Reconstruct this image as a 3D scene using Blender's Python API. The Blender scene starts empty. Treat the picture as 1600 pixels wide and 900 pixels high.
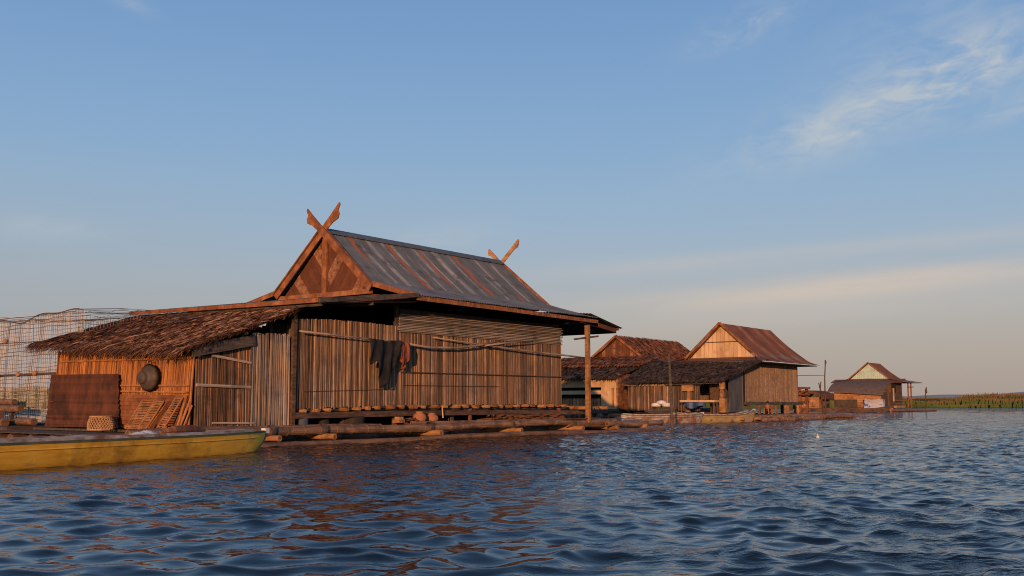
import bpy, math, random
import numpy as np
from mathutils import Vector, Matrix, Quaternion
random.seed(7); rs = np.random.RandomState(11)
scene = bpy.context.scene
col = scene.collection
R = math.radians
EYE = 1.12
# ------------------------------------------------------------------ camera
cam_d = bpy.data.cameras.new('camera'); cam = bpy.data.objects.new('camera', cam_d); col.objects.link(cam)
cam_d.sensor_width = 36; cam_d.lens = 36*1584/1600; cam_d.clip_start = .1; cam_d.clip_end = 30000
cam.location = (0, 0, EYE); cam.rotation_euler = (R(90)+math.atan(182/1584), 0, 0)
scene.camera = cam
# ------------------------------------------------------------------ village frames: x = along the ridge (away to the right), y = away to the left, z up from the water
AZ = R(53)
D1 = Vector((math.cos(AZ), math.sin(AZ), 0)); D2 = Vector((-math.sin(AZ), math.cos(AZ), 0))
class Frame:
    def __init__(s, x, y, rot=AZ): s.o = Vector((x, y, 0)); s.rot = rot; s.m = Matrix.Translation(s.o) @ Matrix.Rotation(rot, 4, 'Z')
    def __call__(s, p): return s.m @ Vector(p)
WORLD = Frame(0, 0, 0)
F1 = Frame(-6.42, 30.0)
def setprops(o, label=None, cat=None, group=None, kind=None):
    if label: o['label'] = label
    if cat: o['category'] = cat
    if group: o['group'] = group
    if kind: o['kind'] = kind
    return o
def thing(name, label, cat, fr=WORLD, base=(0, 0, 0), group=None):
    o = bpy.data.objects.new(name, None); col.objects.link(o); o.empty_display_size = .2
    o.location = fr(base); o.rotation_euler = (0, 0, fr.rot); o['bx'] = list(base)
    return setprops(o, label, cat, group)
# ------------------------------------------------------------------ mesh builder
class MB:
    def __init__(s): s.v = []; s.f = []; s.t = []; s.r = []
    def add(s, vs, fs, tone=None, rust=0.):
        b = len(s.v); s.v += [tuple(p) for p in vs]
        if tone is None: tone = random.random()
        s.t += (list(tone) if isinstance(tone, (list, tuple)) else [tone]*len(vs))
        s.r += (list(rust) if isinstance(rust, (list, tuple)) else [rust]*len(vs))
        s.f += [tuple(b+i for i in f) for f in fs]
    def box(s, x0, x1, y0, y1, z0, z1, tone=None, rust=0.):
        vs = [(x, y, z) for z in (z0, z1) for y in (y0, y1) for x in (x0, x1)]
        s.add(vs, [(0, 2, 3, 1), (4, 5, 7, 6), (0, 1, 5, 4), (2, 6, 7, 3), (0, 4, 6, 2), (1, 3, 7, 5)], tone, rust)
    def beam(s, p0, p1, w, h, tone=None, up=(0, 0, 1), taper=1., rust=0.):
        p0, p1 = Vector(p0), Vector(p1); d = (p1-p0).normalized(); u = Vector(up)
        if abs(d.dot(u)) > .98: u = Vector((0, 1, 0))
        sd = d.cross(u).normalized(); u = sd.cross(d).normalized(); vs = []
        for p, k in ((p0, 1), (p1, taper)):
            for a, b in ((-1, -1), (1, -1), (1, 1), (-1, 1)): vs.append(p+sd*(a*w/2*k)+u*(b*h/2*k))
        s.add(vs, [(0, 1, 2, 3), (7, 6, 5, 4), (0, 4, 5, 1), (1, 5, 6, 2), (2, 6, 7, 3), (3, 7, 4, 0)], tone, rust)
    def path(s, pts, rad, n=8, tone=None, caps=True, rust=0.):
        pts = [Vector(p) for p in pts]
        if not isinstance(rad, (list, tuple)): rad = [rad]*len(pts)
        d = (pts[-1]-pts[0]).normalized(); u = Vector((0, 0, 1)) if abs(d.z) < .9 else Vector((0, 1, 0))
        vs = []; fs = []
        for i, p in enumerate(pts):
            a = pts[min(i+1, len(pts)-1)]-pts[max(i-1, 0)]; a.normalize()
            sd = a.cross(u).normalized(); uu = sd.cross(a)
            for k in range(n):
                q = 2*math.pi*k/n; vs.append(p+sd*(math.cos(q)*rad[i])+uu*(math.sin(q)*rad[i]))
        for i in range(len(pts)-1):
            for k in range(n):
                fs.append((i*n+k, i*n+(k+1) % n, (i+1)*n+(k+1) % n, (i+1)*n+k))
        if caps: fs.append(tuple(range(n))[::-1]); fs.append(tuple((len(pts)-1)*n+k for k in range(n)))
        s.add(vs, fs, tone, rust)
    def tube(s, p0, p1, r0, r1=None, n=8, tone=None, caps=True, rust=0.):
        s.path([p0, p1], [r0, r0 if r1 is None else r1], n, tone, caps, rust)
    def bamboo(s, p0, p1, r, n=10, step=.38, tone=None, wob=.0, hollow=True, r1=None):
        """a bamboo culm with swollen nodes and a hollow cut end"""
        p0, p1 = Vector(p0), Vector(p1); L = (p1-p0).length; k = max(1, int(L/step)); pts = []; rr = []
        r1 = r if r1 is None else r1
        wv = Vector((random.uniform(-1, 1), random.uniform(-1, 1), random.uniform(-1, 1)))*wob
        def P(u): return p0.lerp(p1, u)+wv*math.sin(math.pi*u)+wv.yzx*.4*math.sin(3*math.pi*u)
        for i in range(k):
            a, b = i/k, (i+1)/k; e = .02/max(L, .01); rad = r+(r1-r)*a
            for u, q in ((a+e, 1.0), ((a+b)/2, .985), (b-e*1.2, 1.0), (b-e*.6, 1.07), (b-e*.05, 1.0)):
                pts.append(P(u)); rr.append(rad*q)
        pts.append(P(1)); rr.append(r1*.98)
        if hollow:
            d = (pts[0]-pts[1]).normalized()
            pts = [pts[0]-d*.12, pts[0]]+pts; rr = [rr[0]*.6, rr[0]*.62]+rr
            d = (pts[-1]-pts[-2]).normalized(); pts += [pts[-1], pts[-1]-d*.12]; rr += [rr[-1]*.62, rr[-1]*.6]
        if hollow:
            if tone is None: tone = random.random()
            tone = [0.]*n+[tone]*(n*(len(pts)-2))+[0.]*n
        s.path(pts, rr, n, tone, caps=True)
    def plate(s, poly, axis, a0, a1, tone=None, rust=0.):
        """extrude a 2-D polygon; axis 0: (y,z) polygon along x; axis 1: (x,z) along y; axis 2: (x,y) along z"""
        n = len(poly)
        def q(p, a): return ((a, p[0], p[1]), (p[0], a, p[1]), (p[0], p[1], a))[axis]
        vs = [q(p, a0) for p in poly]+[q(p, a1) for p in poly]
        fs = [tuple(range(n))[::-1], tuple(range(n, 2*n))]+[(i, (i+1) % n, n+(i+1) % n, n+i) for i in range(n)]
        s.add(vs, fs, tone, rust)
    def grid(s, fn, us, vs_, thick=None, tone=None, rust=None):
        """surface fn(u,v) with optional thickness vector"""
        nu, nv = len(us), len(vs_); V = [Vector(fn(u, v)) for v in vs_ for u in us]
        T = [tone(u, v) if tone else .5 for v in vs_ for u in us]; Q = [rust(u, v) if rust else 0. for v in vs_ for u in us]
        F = [(j*nu+i, j*nu+i+1, (j+1)*nu+i+1, (j+1)*nu+i) for j in range(nv-1) for i in range(nu-1)]
        if thick is not None:
            b = nu*nv; th = Vector(thick); V2 = [p+th for p in V]
            F2 = [tuple(b+i for i in f[::-1]) for f in F]
            E = []
            for i in range(nu-1):
                E.append((i+1, i, b+i, b+i+1)); j = (nv-1)*nu; E.append((j+i, j+i+1, b+j+i+1, b+j+i))
            for j in range(nv-1):
                E.append((j*nu, (j+1)*nu, b+(j+1)*nu, b+j*nu)); k = nu-1; E.append(((j+1)*nu+k, j*nu+k, b+j*nu+k, b+(j+1)*nu+k))
            s.add(V+V2, F+F2+E, T+T, Q+Q)
        else: s.add(V, F, T, Q)
    def lathe(s, prof, c=(0, 0, 0), n=20, tone=None, m=None):
        vs = []; fs = []; c = Vector(c)
        for r, z in prof:
            for k in range(n):
                p = Vector((r*math.cos(2*math.pi*k/n), r*math.sin(2*math.pi*k/n), z)); vs.append(c+(m @ p if m else p))
        for i in range(len(prof)-1):
            for k in range(n): fs.append((i*n+k, i*n+(k+1) % n, (i+1)*n+(k+1) % n, (i+1)*n+k))
        s.add(vs, fs, tone)
    def build(s, name, mat, parent=None, fr=None, base=None, smooth=False):
        """child of parent (coordinates in the parent's frame), or top-level with its origin at base"""
        off = Vector(parent['bx'][:]) if parent is not None and 'bx' in parent else Vector(base if base is not None else (0, 0, 0))
        me = bpy.data.meshes.new(name)
        vs = [(p[0]-off[0], p[1]-off[1], p[2]-off[2]) for p in s.v]
        me.from_pydata(vs, [], s.f)
        a = me.attributes.new('c', 'FLOAT_COLOR', 'POINT')
        arr = np.zeros((len(s.v), 4), 'f'); arr[:, 0] = s.t; arr[:, 1] = s.r; arr[:, 3] = 1
        a.data.foreach_set('color', arr.ravel())
        if smooth: me.polygons.foreach_set('use_smooth', [True]*len(me.polygons))
        me.materials.append(mat); me.update()
        o = bpy.data.objects.new(name, me); col.objects.link(o)
        if parent is not None: o.parent = parent; o['bx'] = [float(c) for c in off]
        else:
            f = fr or WORLD; o.location = f(off); o.rotation_euler = (0, 0, f.rot)
        return o
def clip(poly, region):
    """Sutherland-Hodgman, region convex counter-clockwise"""
    out = list(poly)
    for i in range(len(region)):
        a, b = region[i], region[(i+1) % len(region)]; inp = out; out = []
        def side(p): return (b[0]-a[0])*(p[1]-a[1])-(b[1]-a[1])*(p[0]-a[0])
        for j in range(len(inp)):
            p, q = inp[j], inp[(j+1) % len(inp)]; sp, sq = side(p), side(q)
            if sp >= 0: out.append(p)
            if sp*sq < 0: k = sp/(sp-sq); out.append((p[0]+(q[0]-p[0])*k, p[1]+(q[1]-p[1])*k))
        if not out: return []
    return out
# ------------------------------------------------------------------ materials
def mat(name, dark, light, rough=.85, grain=(6, 6, 6), gamt=.45, stain=None, stain_scale=.6, stain_lo=.5, stain_hi=.7, rust=(.22, .06, .015), bump=.15, metallic=0., hi=None, spec=.3, bump_scale=1.):
    m = bpy.data.materials.new(name); m.use_nodes = True; nt = m.node_tree; N = nt.nodes; L = nt.links
    b = N['Principled BSDF']; b.inputs['Roughness'].default_value = rough; b.inputs['Metallic'].default_value = metallic
    b.inputs['Specular IOR Level'].default_value = spec
    at = N.new('ShaderNodeAttribute'); at.attribute_name = 'c'; sp = N.new('ShaderNodeSeparateColor'); L.new(at.outputs['Color'], sp.inputs[0])
    tc = N.new('ShaderNodeTexCoord'); mp = N.new('ShaderNodeMapping'); mp.inputs['Scale'].default_value = grain; L.new(tc.outputs['Object'], mp.inputs[0])
    n1 = N.new('ShaderNodeTexNoise'); n1.inputs['Scale'].default_value = 1; n1.inputs['Detail'].default_value = 6; n1.inputs['Roughness'].default_value = .65; L.new(mp.outputs[0], n1.inputs[0])
    st = N.new('ShaderNodeMapRange'); st.inputs[1].default_value = .3; st.inputs[2].default_value = .7; L.new(n1.outputs[0], st.inputs[0])
    mx = N.new('ShaderNodeMix'); mx.data_type = 'FLOAT'; mx.inputs[0].default_value = gamt; L.new(sp.outputs[0], mx.inputs[2]); L.new(st.outputs[0], mx.inputs[3])
    cr = N.new('ShaderNodeValToRGB'); e = cr.color_ramp.elements; e[0].position = .08; e[1].position = .92
    e[0].color = (*dark, 1); e[1].color = (*light, 1)
    if hi: x = cr.color_ramp.elements.new(.55); x.color = (*hi, 1)
    L.new(mx.outputs[0], cr.inputs[0]); c = cr.outputs[0]
    n2 = N.new('ShaderNodeTexNoise'); n2.inputs['Scale'].default_value = stain_scale; n2.inputs['Detail'].default_value = 5; n2.inputs['Roughness'].default_value = .7; L.new(tc.outputs['Object'], n2.inputs[0])
    if stain:
        mr = N.new('ShaderNodeMapRange'); mr.inputs[1].default_value = stain_lo; mr.inputs[2].default_value = stain_hi; L.new(n2.outputs[0], mr.inputs[0])
        m2 = N.new('ShaderNodeMix'); m2.data_type = 'RGBA'; L.new(mr.outputs[0], m2.inputs[0]); L.new(c, m2.inputs[6]); m2.inputs[7].default_value = (*stain, 1); c = m2.outputs[2]
    # rust / paint wear driven by the second channel broken up by noise
    ad = N.new('ShaderNodeMath'); ad.operation = 'ADD'; L.new(sp.outputs[1], ad.inputs[0]); L.new(n1.outputs[0], ad.inputs[1])
    r2 = N.new('ShaderNodeMapRange'); r2.inputs[1].default_value = .78; r2.inputs[2].default_value = 1.0; L.new(ad.outputs[0], r2.inputs[0])
    m3 = N.new('ShaderNodeMix'); m3.data_type = 'RGBA'; L.new(r2.outputs[0], m3.inputs[0]); L.new(c, m3.inputs[6]); m3.inputs[7].default_value = (*rust, 1)
    L.new(m3.outputs[2], b.inputs['Base Color'])
    if bump:
        bp = N.new('ShaderNodeBump'); bp.inputs['Strength'].default_value = bump; bp.inputs['Distance'].default_value = .02*bump_scale; L.new(n1.outputs[0], bp.inputs['Height']); L.new(bp.outputs[0], b.inputs['Normal'])
    return m
M = {}
M['cane'] = mat('weathered_bamboo_wall', (.034, .022, .015), (.45, .29, .18), grain=(16, 16, 1.6), gamt=.34, stain=(.055, .045, .04), stain_scale=.55, stain_lo=.47, stain_hi=.8, hi=(.185, .122, .082), bump=.3, spec=.2)
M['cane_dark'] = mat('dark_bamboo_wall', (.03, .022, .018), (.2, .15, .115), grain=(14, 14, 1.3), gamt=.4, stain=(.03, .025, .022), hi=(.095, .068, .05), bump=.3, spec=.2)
M['cane_side'] = mat('brown_bamboo_side', (.035, .022, .015), (.34, .2, .12), grain=(14, 14, 1.3), gamt=.4, stain=(.04, .028, .022), hi=(.15, .088, .054), bump=.3, spec=.2)
M['cane_pale'] = mat('pale_bamboo_wall', (.11, .085, .065), (.42, .33, .25), grain=(14, 14, 1.6), gamt=.4, stain=(.1, .09, .085), stain_scale=.9, hi=(.26, .2, .15), bump=.3, spec=.2)
M['cane_gold'] = mat('golden_bamboo_wall', (.10, .035, .012), (.5, .22, .075), grain=(10, 10, 1.2), gamt=.45, stain=(.09, .04, .02), stain_scale=.8, stain_lo=.5, stain_hi=.8, hi=(.3, .13, .05), bump=.3, spec=.2)
M['slat'] = mat('grey_bamboo_slats', (.09, .078, .066), (.46, .39, .32), grain=(1.2, 12, 14), gamt=.5, stain=(.08, .07, .065), hi=(.27, .22, .175), bump=.3, spec=.2)
M['log'] = mat('floating_bamboo_log', (.06, .032, .018), (.36, .22, .13), grain=(1.2, 9, 9), gamt=.6, stain=(.05, .03, .02), stain_scale=1.2, hi=(.2, .115, .065), bump=.35, spec=.3, rough=.6)
M['logend'] = mat('cut_bamboo_cross_log', (.12, .055, .02), (.48, .27, .12), grain=(8, 2, 8), gamt=.55, stain=(.07, .035, .018), stain_scale=2, hi=(.3, .155, .065), bump=.3, spec=.3, rough=.6)
M['wood'] = mat('old_brown_wood', (.035, .022, .015), (.21, .13, .08), grain=(2, 14, 14), gamt=.7, stain=(.03, .022, .018), stain_scale=1.3, hi=(.11, .065, .04), bump=.4)
M['woodg'] = mat('old_grey_wood', (.03, .026, .024), (.17, .145, .12), grain=(2, 14, 14), gamt=.7, stain=(.02, .018, .017), stain_scale=1.3, hi=(.085, .07, .058), bump=.4)
M['orange'] = mat('reddish_barge_board', (.1, .036, .014), (.38, .17, .07), grain=(9, 3, 3), gamt=.7, stain=(.09, .035, .018), stain_scale=1.8, hi=(.22, .088, .034), bump=.35)
M['panel'] = mat('gable_ply_panel', (.08, .03, .013), (.36, .2, .11), grain=(2, 5, 5), gamt=.45, stain=(.06, .024, .014), stain_scale=1.5, hi=(.13, .045, .02), bump=.2)
M['tin'] = mat('grey_corrugated_iron', (.04, .046, .05), (.36, .35, .33), rough=.55, grain=(5, 1.2, 1.2), gamt=.22, stain=(.05, .055, .058), stain_scale=1.6, hi=(.125, .155, .18), rust=(.24, .075, .025), bump=.1, metallic=.0, spec=.3)
M['tinrust'] = mat('rusty_corrugated_iron', (.10, .045, .026), (.34, .18, .11), rough=.85, grain=(3, 1, 1), gamt=.5, stain=(.1, .04, .025), stain_scale=.6, hi=(.18, .075, .038), rust=(.15, .14, .135), bump=.15)
M['thatch'] = mat('palm_leaf_thatch', (.03, .013, .008), (.55, .31, .17), grain=(3, 3, 3), gamt=.3, stain=(.045, .02, .012), stain_scale=.7, stain_lo=.5, stain_hi=.8, hi=(.14, .066, .034), bump=.1, spec=.1)
M['thatchd'] = mat('dark_old_thatch', (.022, .017, .014), (.12, .085, .062), grain=(4, 4, 4), gamt=.6, stain=(.02, .015, .013), stain_scale=.7, hi=(.055, .04, .031), bump=.2, spec=.1)
M['thatchb'] = mat('brown_thatch', (.08, .034, .02), (.24, .13, .08), grain=(4, 4, 4), gamt=.5, stain=(.07, .03, .02), stain_scale=.7, hi=(.15, .066, .038), bump=.2, spec=.1)
M['under'] = mat('shade_dark_fill', (.008, .007, .006), (.03, .024, .02), gamt=.6, bump=.1)  # near-black colour carries the shade of undersides and openings
M['net'] = mat('rusty_wire_net', (.07, .062, .058), (.2, .18, .165), gamt=.3, bump=0, rough=.7)
M['yellow'] = mat('yellow_boat_paint', (.66, .34, .03), (.95, .6, .1), rough=.5, grain=(1.6, 6, 12), gamt=.7, stain=(.26, .13, .03), stain_scale=1.1, stain_lo=.5, stain_hi=.78, hi=(.88, .48, .05), rust=(.4, .15, .05), bump=.1, spec=.35)
M['yellow2'] = mat('faded_yellow_paint', (.25, .18, .08), (.55, .42, .18), rough=.7, grain=(.8, 2, 3), gamt=.75, stain=(.25, .2, .14), stain_scale=1.1, rust=(.2, .12, .08), bump=.1)
M['green'] = mat('green_boat_paint', (.05, .07, .035), (.14, .17, .1), rough=.55, grain=(2, 4, 4), gamt=.7, stain=(.07, .06, .04), stain_scale=2, hi=(.09, .115, .065), bump=.1)
M['red'] = mat('red_boat_paint', (.2, .02, .01), (.4, .06, .03), rough=.5, gamt=.6, bump=.05)
M['white'] = mat('worn_white_paint', (.35, .33, .3), (.75, .72, .68), rough=.6, grain=(3, 3, 3), gamt=.7, stain=(.3, .25, .2), stain_scale=2, bump=.1)
M['deckgrey'] = mat('scuffed_grey_gunwale', (.16, .13, .11), (.55, .5, .46), rough=.7, grain=(3, 9, 9), gamt=.8, stain=(.2, .09, .05), stain_scale=1.4, stain_lo=.48, stain_hi=.62, bump=.1)
M['black'] = mat('black_cloth', (.008, .009, .011), (.032, .034, .04), rough=.95, grain=(8, 8, 3), gamt=.7, bump=.2, spec=.1)
M['redcloth'] = mat('faded_red_cloth', (.12, .03, .02), (.3, .1, .06), rough=.95, grain=(8, 8, 3), gamt=.7, bump=.2, spec=.1)
M['pot'] = mat('clay_pot', (.2, .07, .03), (.42, .2, .1), rough=.8, gamt=.6, bump=.15)
M['iron'] = mat('sooty_iron', (.012, .011, .011), (.045, .04, .036), rough=.8, gamt=.6, bump=.1, spec=.15)
M['blue'] = mat('blue_plastic', (.01, .025, .07), (.04, .09, .24), rough=.5, gamt=.6, bump=.1)
M['navy'] = mat('dull_blue_drum', (.03, .045, .07), (.08, .1, .14), rough=.8, gamt=.6, bump=.1)
M['basket'] = mat('woven_basket', (.22, .12, .05), (.5, .31, .16), gamt=.5, bump=.1)
M['gablepale'] = mat('pale_gable_planks', (.32, .2, .1), (.62, .45, .26), grain=(3, 8, 1), gamt=.4, stain=(.3, .17, .08), stain_scale=1, bump=.15)
M['gablegreen'] = mat('faded_green_gable', (.3, .46, .40), (.44, .60, .52), grain=(3, 3, 3), gamt=.5, stain=(.3, .27, .22), stain_scale=.7, bump=.1)
M['greytin'] = mat('grey_sheet_panel', (.04, .042, .048), (.12, .12, .125), rough=.7, grain=(3, 3, 1), gamt=.6, bump=.1)
M['farwall'] = mat('far_orange_wall', (.12, .05, .025), (.5, .26, .12), grain=(2, 2, 3), gamt=.55, stain=(.1, .05, .03), stain_scale=.5, bump=.1)
M['skin'] = mat('skin', (.22, .11, .06), (.32, .17, .1), rough=.6, gamt=.5, bump=0)
M['tarp'] = mat('white_blue_sacks', (.15, .18, .26), (.5, .5, .52), rough=.7, grain=(3, 3, 3), gamt=.5, stain=(.05, .1, .3), stain_scale=1.1, stain_lo=.55, stain_hi=.62, bump=.1)
M['awn'] = mat('brown_sheet_awning', (.07, .05, .038), (.16, .115, .085), grain=(2, 2, 2), gamt=.6, bump=.1)
M['reed'] = mat('reed_bed', (.04, .068, .018), (.085, .125, .036), grain=(.05, .05, .3), gamt=.6, stain=(.05, .06, .016), stain_scale=.02, rust=(.16, .09, .055), bump=0, spec=.05)
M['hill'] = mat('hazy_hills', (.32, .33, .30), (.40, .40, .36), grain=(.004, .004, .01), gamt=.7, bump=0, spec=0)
def water_mat():
    m = bpy.data.materials.new('lake_water'); m.use_nodes = True; nt = m.node_tree; N = nt.nodes; L = nt.links
    b = N['Principled BSDF']; b.inputs['Base Color'].default_value = (.004, .008, .013, 1); b.inputs['Roughness'].default_value = .02; b.inputs['IOR'].default_value = 1.32
    tc = N.new('ShaderNodeTexCoord'); prev = None
    at = N.new('ShaderNodeAttribute'); at.attribute_name = 'chop'
    for sc_, rot, st, det, base in (((1.3, 2.6, 1), .25, .30, 3, 0.), ((3.6, 7, 1), -.2, .11, 3, .05)):
        mp = N.new('ShaderNodeMapping'); mp.inputs['Scale'].default_value = sc_; mp.inputs['Rotation'].default_value = (0, 0, rot); L.new(tc.outputs['Object'], mp.inputs[0])
        n = N.new('ShaderNodeTexNoise'); n.inputs['Scale'].default_value = 1; n.inputs['Detail'].default_value = det; n.inputs['Roughness'].default_value = .5; L.new(mp.outputs[0], n.inputs[0])
        bp = N.new('ShaderNodeBump'); bp.inputs['Distance'].default_value = st; L.new(n.outputs[0], bp.inputs['Height'])
        ma = N.new('ShaderNodeMath'); ma.operation = 'ADD'; ma.use_clamp = True; ma.inputs[1].default_value = base; L.new(at.outputs['Fac'], ma.inputs[0]); L.new(ma.outputs[0], bp.inputs['Strength'])
        if prev: L.new(prev, bp.inputs['Normal'])
        prev = bp.outputs[0]
    # capillary ripples where the wind reaches
    aw = N.new('ShaderNodeAttribute'); aw.attribute_name = 'wind'; mp = N.new('ShaderNodeMapping'); mp.inputs['Scale'].default_value = (9, 17, 1); mp.inputs['Rotation'].default_value = (0, 0, .35); L.new(tc.outputs['Object'], mp.inputs[0])
    n = N.new('ShaderNodeTexNoise'); n.inputs['Scale'].default_value = 1; n.inputs['Detail'].default_value = 3; L.new(mp.outputs[0], n.inputs[0])
    n2 = N.new('ShaderNodeTexNoise'); n2.inputs['Scale'].default_value = .7; n2.inputs['Detail'].default_value = 2; L.new(tc.outputs['Object'], n2.inputs[0])
    mr = N.new('ShaderNodeMapRange'); mr.inputs[1].default_value = .42; mr.inputs[2].default_value = .62; L.new(n2.outputs[0], mr.inputs[0])
    mu = N.new('ShaderNodeMath'); mu.operation = 'MULTIPLY'; L.new(aw.outputs['Fac'], mu.inputs[0]); L.new(mr.outputs[0], mu.inputs[1])
    bp = N.new('ShaderNodeBump'); bp.inputs['Distance'].default_value = .03; L.new(n.outputs[0], bp.inputs['Height']); L.new(mu.outputs[0], bp.inputs['Strength']); L.new(prev, bp.inputs['Normal']); prev = bp.outputs[0]
    L.new(prev, b.inputs['Normal'])
    return m, N
# ------------------------------------------------------------------ water
def build_water():
    r1 = np.geomspace(.5, 4, 40, endpoint=False); r2 = np.geomspace(4, 260, 1550, endpoint=False); r3 = np.geomspace(260, 12000, 60)
    rr = np.concatenate([r1, r2, r3])
    a_in = np.linspace(-34, 34, 1000); a_out = np.linspace(34, 326, 100)[1:-1]
    aa = np.radians(np.concatenate([a_in, a_out])); na = len(aa); nr = len(rr)
    A, RR = np.meshgrid(aa, rr); X = RR*np.sin(A); Y = RR*np.cos(A); Z = np.zeros_like(X)
    dr = np.gradient(rr)[:, None]*np.ones_like(A); DX = np.zeros_like(X); DY = np.zeros_like(X)
    side = (np.abs(((A+np.pi) % (2*np.pi))-np.pi) < R(34.5)).astype(float)
    # lee of the big raft: calmer short waves
    lee = 1-.45*np.exp(-(((X+6)/9)**2+((Y-22)/14)**2))
    wind = np.clip((X+.6)/3.6, .1, 1)
    nw = 140; lam = np.geomspace(.15, 3.0, nw)*rs.uniform(.92, 1.08, nw)
    miss = np.zeros_like(X); tot = 0.
    # gusts: patches of rougher and calmer water
    gust = 1+.22*np.sin(.21*X+.13*Y+1)*np.sin(.17*Y-.11*X)+.15*np.sin(.53*X-.31*Y+2)
    for l in lam:
        k = 2*np.pi/l; th = rs.normal(R(99), R(46)); kx, ky = k*math.cos(th), k*math.sin(th)
        slope = .0285*math.exp(-.5*(math.log(l/.33)/(.6 if l < .33 else .82))**2)+.0025
        a = slope/k; ph = rs.uniform(0, 2*np.pi)
        fade = np.clip((l/dr-2.6)/2.6, 0, 1)*side; tot += slope**2; miss += slope**2*(1-fade)
        arg = kx*X+ky*Y+ph; amp = a*fade*(lee**.8)*gust*((.28+.72*wind) if l < .3 else (1.0+.0*wind))
        g = 1+.5*np.sin(.12*k*X*math.sin(th)+.10*k*Y*math.cos(th)+ph*3)
        amp = amp*g
        Z += amp*np.cos(arg); s = np.sin(arg)*amp*1.15; DX -= s*math.cos(th); DY -= s*math.sin(th)
    miss = np.sqrt(miss/tot)
    X = X+DX; Y = Y+DY
    V = np.stack([X, Y, Z], -1).reshape(-1, 3); V = np.vstack([V, [[0, 0, 0]]])
    i = np.arange(nr-1)[:, None]*na; j = np.arange(na)[None, :]; j2 = (j+1) % na
    Q = np.stack([i+j, i+na+j, i+na+j2, i+j2], -1).reshape(-1, 4)[:, ::-1]
    tri = np.stack([np.arange(na), (np.arange(na)+1) % na, np.full(na, nr*na)], -1)[:, ::-1]
    me = bpy.data.meshes.new('water'); nq, ntr = len(Q), len(tri)
    me.vertices.add(len(V)); me.vertices.foreach_set('co', V.astype('f').ravel())
    me.loops.add(nq*4+ntr*3); me.loops.foreach_set('vertex_index', np.concatenate([Q.ravel(), tri.ravel()]).astype('i'))
    me.polygons.add(nq+ntr); ls = np.concatenate([np.arange(nq)*4, nq*4+np.arange(ntr)*3]).astype('i')
    me.polygons.foreach_set('loop_start', ls)
    a2 = me.attributes.new('wind', 'FLOAT', 'POINT'); a2.data.foreach_set('value', np.append(wind.ravel(), .3).astype('f'))
    me.polygons.foreach_set('use_smooth', np.ones(nq+ntr, bool)); me.update(calc_edges=True); at = me.attributes.new('chop', 'FLOAT', 'POINT'); at.data.foreach_set('value', np.append(miss.ravel(), 0).astype('f'))
    # normals up
    if me.polygons[nq//2].normal.z < 0: me.flip_normals()
    m, _ = water_mat(); me.materials.append(m)
    o = bpy.data.objects.new('water', me); col.objects.link(o); setprops(o, kind='structure')
build_water()
# ------------------------------------------------------------------ helpers for building parts
def cane_wall(mb, axis, a0, a1, w, zb, zt, pitch=.07, out=-1, lean=0., jitter=.04, n=6, skip=.0, tone=(0., 1.), z_j=.03, gap=.96, rj=.12):
    """vertical canes side by side; axis 'x' : along t at y=w ; axis 'y': along w at x=w. zb, zt functions of a"""
    a = min(a0, a1); e = max(a0, a1)
    zbf = zb if callable(zb) else (lambda q: zb); ztf = zt if callable(zt) else (lambda q: zt)
    while a < e:
        r = pitch*random.uniform(.5-rj, .5+rj); c = a+r; o = random.uniform(-.012, .012)
        if random.random() > skip:
            b, t_ = zbf(c)+random.uniform(-z_j, z_j), ztf(c)+random.uniform(-jitter, jitter)
            j = random.uniform(-.022, .022); tn = tone[0]+(tone[1]-tone[0])*random.random()
            if axis == 'x': p0, p1 = (c+j, w+out*lean+o, b), (c-j, w+o, t_)
            else: p0, p1 = (w+out*lean+o, c+j, b), (w+o, c-j, t_)
            mb.tube(p0, p1, r, r*random.uniform(.8, 1), n, tn)
        a += 2*r*gap
def slat_wall(mb, a0, a1, w, z0, z1, pitch=.06, z0b=None, z1b=None, n=6, axis='x', fill=.8):
    """horizontal slats between z0..z1 at a0 and z0b..z1b at a1"""
    z0b = z0 if z0b is None else z0b; z1b = z1 if z1b is None else z1b
    k = max(1, int((z1-z0)/pitch))
    for i in range(k):
        u = (i+.5)/k; za, zb_ = z0+(z1-z0)*u, z0b+(z1b-z0b)*u; q0 = a0+random.uniform(-.05, .05); q1 = a1+random.uniform(-.07, .07)
        o = random.uniform(-.01, .01); m = (q0+q1)/2; s = random.uniform(-.015, .015)
        P = [(q0, w+o, za), (m, w, (za+zb_)/2+s), (q1, w-o, zb_)]
        if axis == 'y': P = [(p[1], p[0], p[2]) for p in P]
        mb.path(P, pitch*fill/2*random.uniform(.8, 1.1), n)
def corr(mb, P00, P10, P11, P01, pitch=.14, amp=.018, nv=6, tone=None, rust=None, sag=0., per=5, thick=.006):
    """corrugated sheet: P00->P10 along the eave (u), P00->P01 up the slope (v)"""
    P00, P10, P11, P01 = map(Vector, (P00, P10, P11, P01)); L = (P10-P00).length; nw = max(1, int(L/pitch)); nu = nw*per+1
    nrm = (P10-P00).cross(P01-P00).normalized()
    if nrm.z < 0: nrm = -nrm
    def fn(u, v):
        p = P00.lerp(P10, u).lerp(P01.lerp(P11, u), v)
        return p+nrm*(amp*math.sin(2*math.pi*nw*u)-sag*math.sin(math.pi*v)*.5-sag*.3*math.sin(math.pi*u))
    mb.grid(fn, [i/(nu-1) for i in range(nu)], [i/nv for i in range(nv+1)], thick=-nrm*thick, tone=tone, rust=rust)
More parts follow.
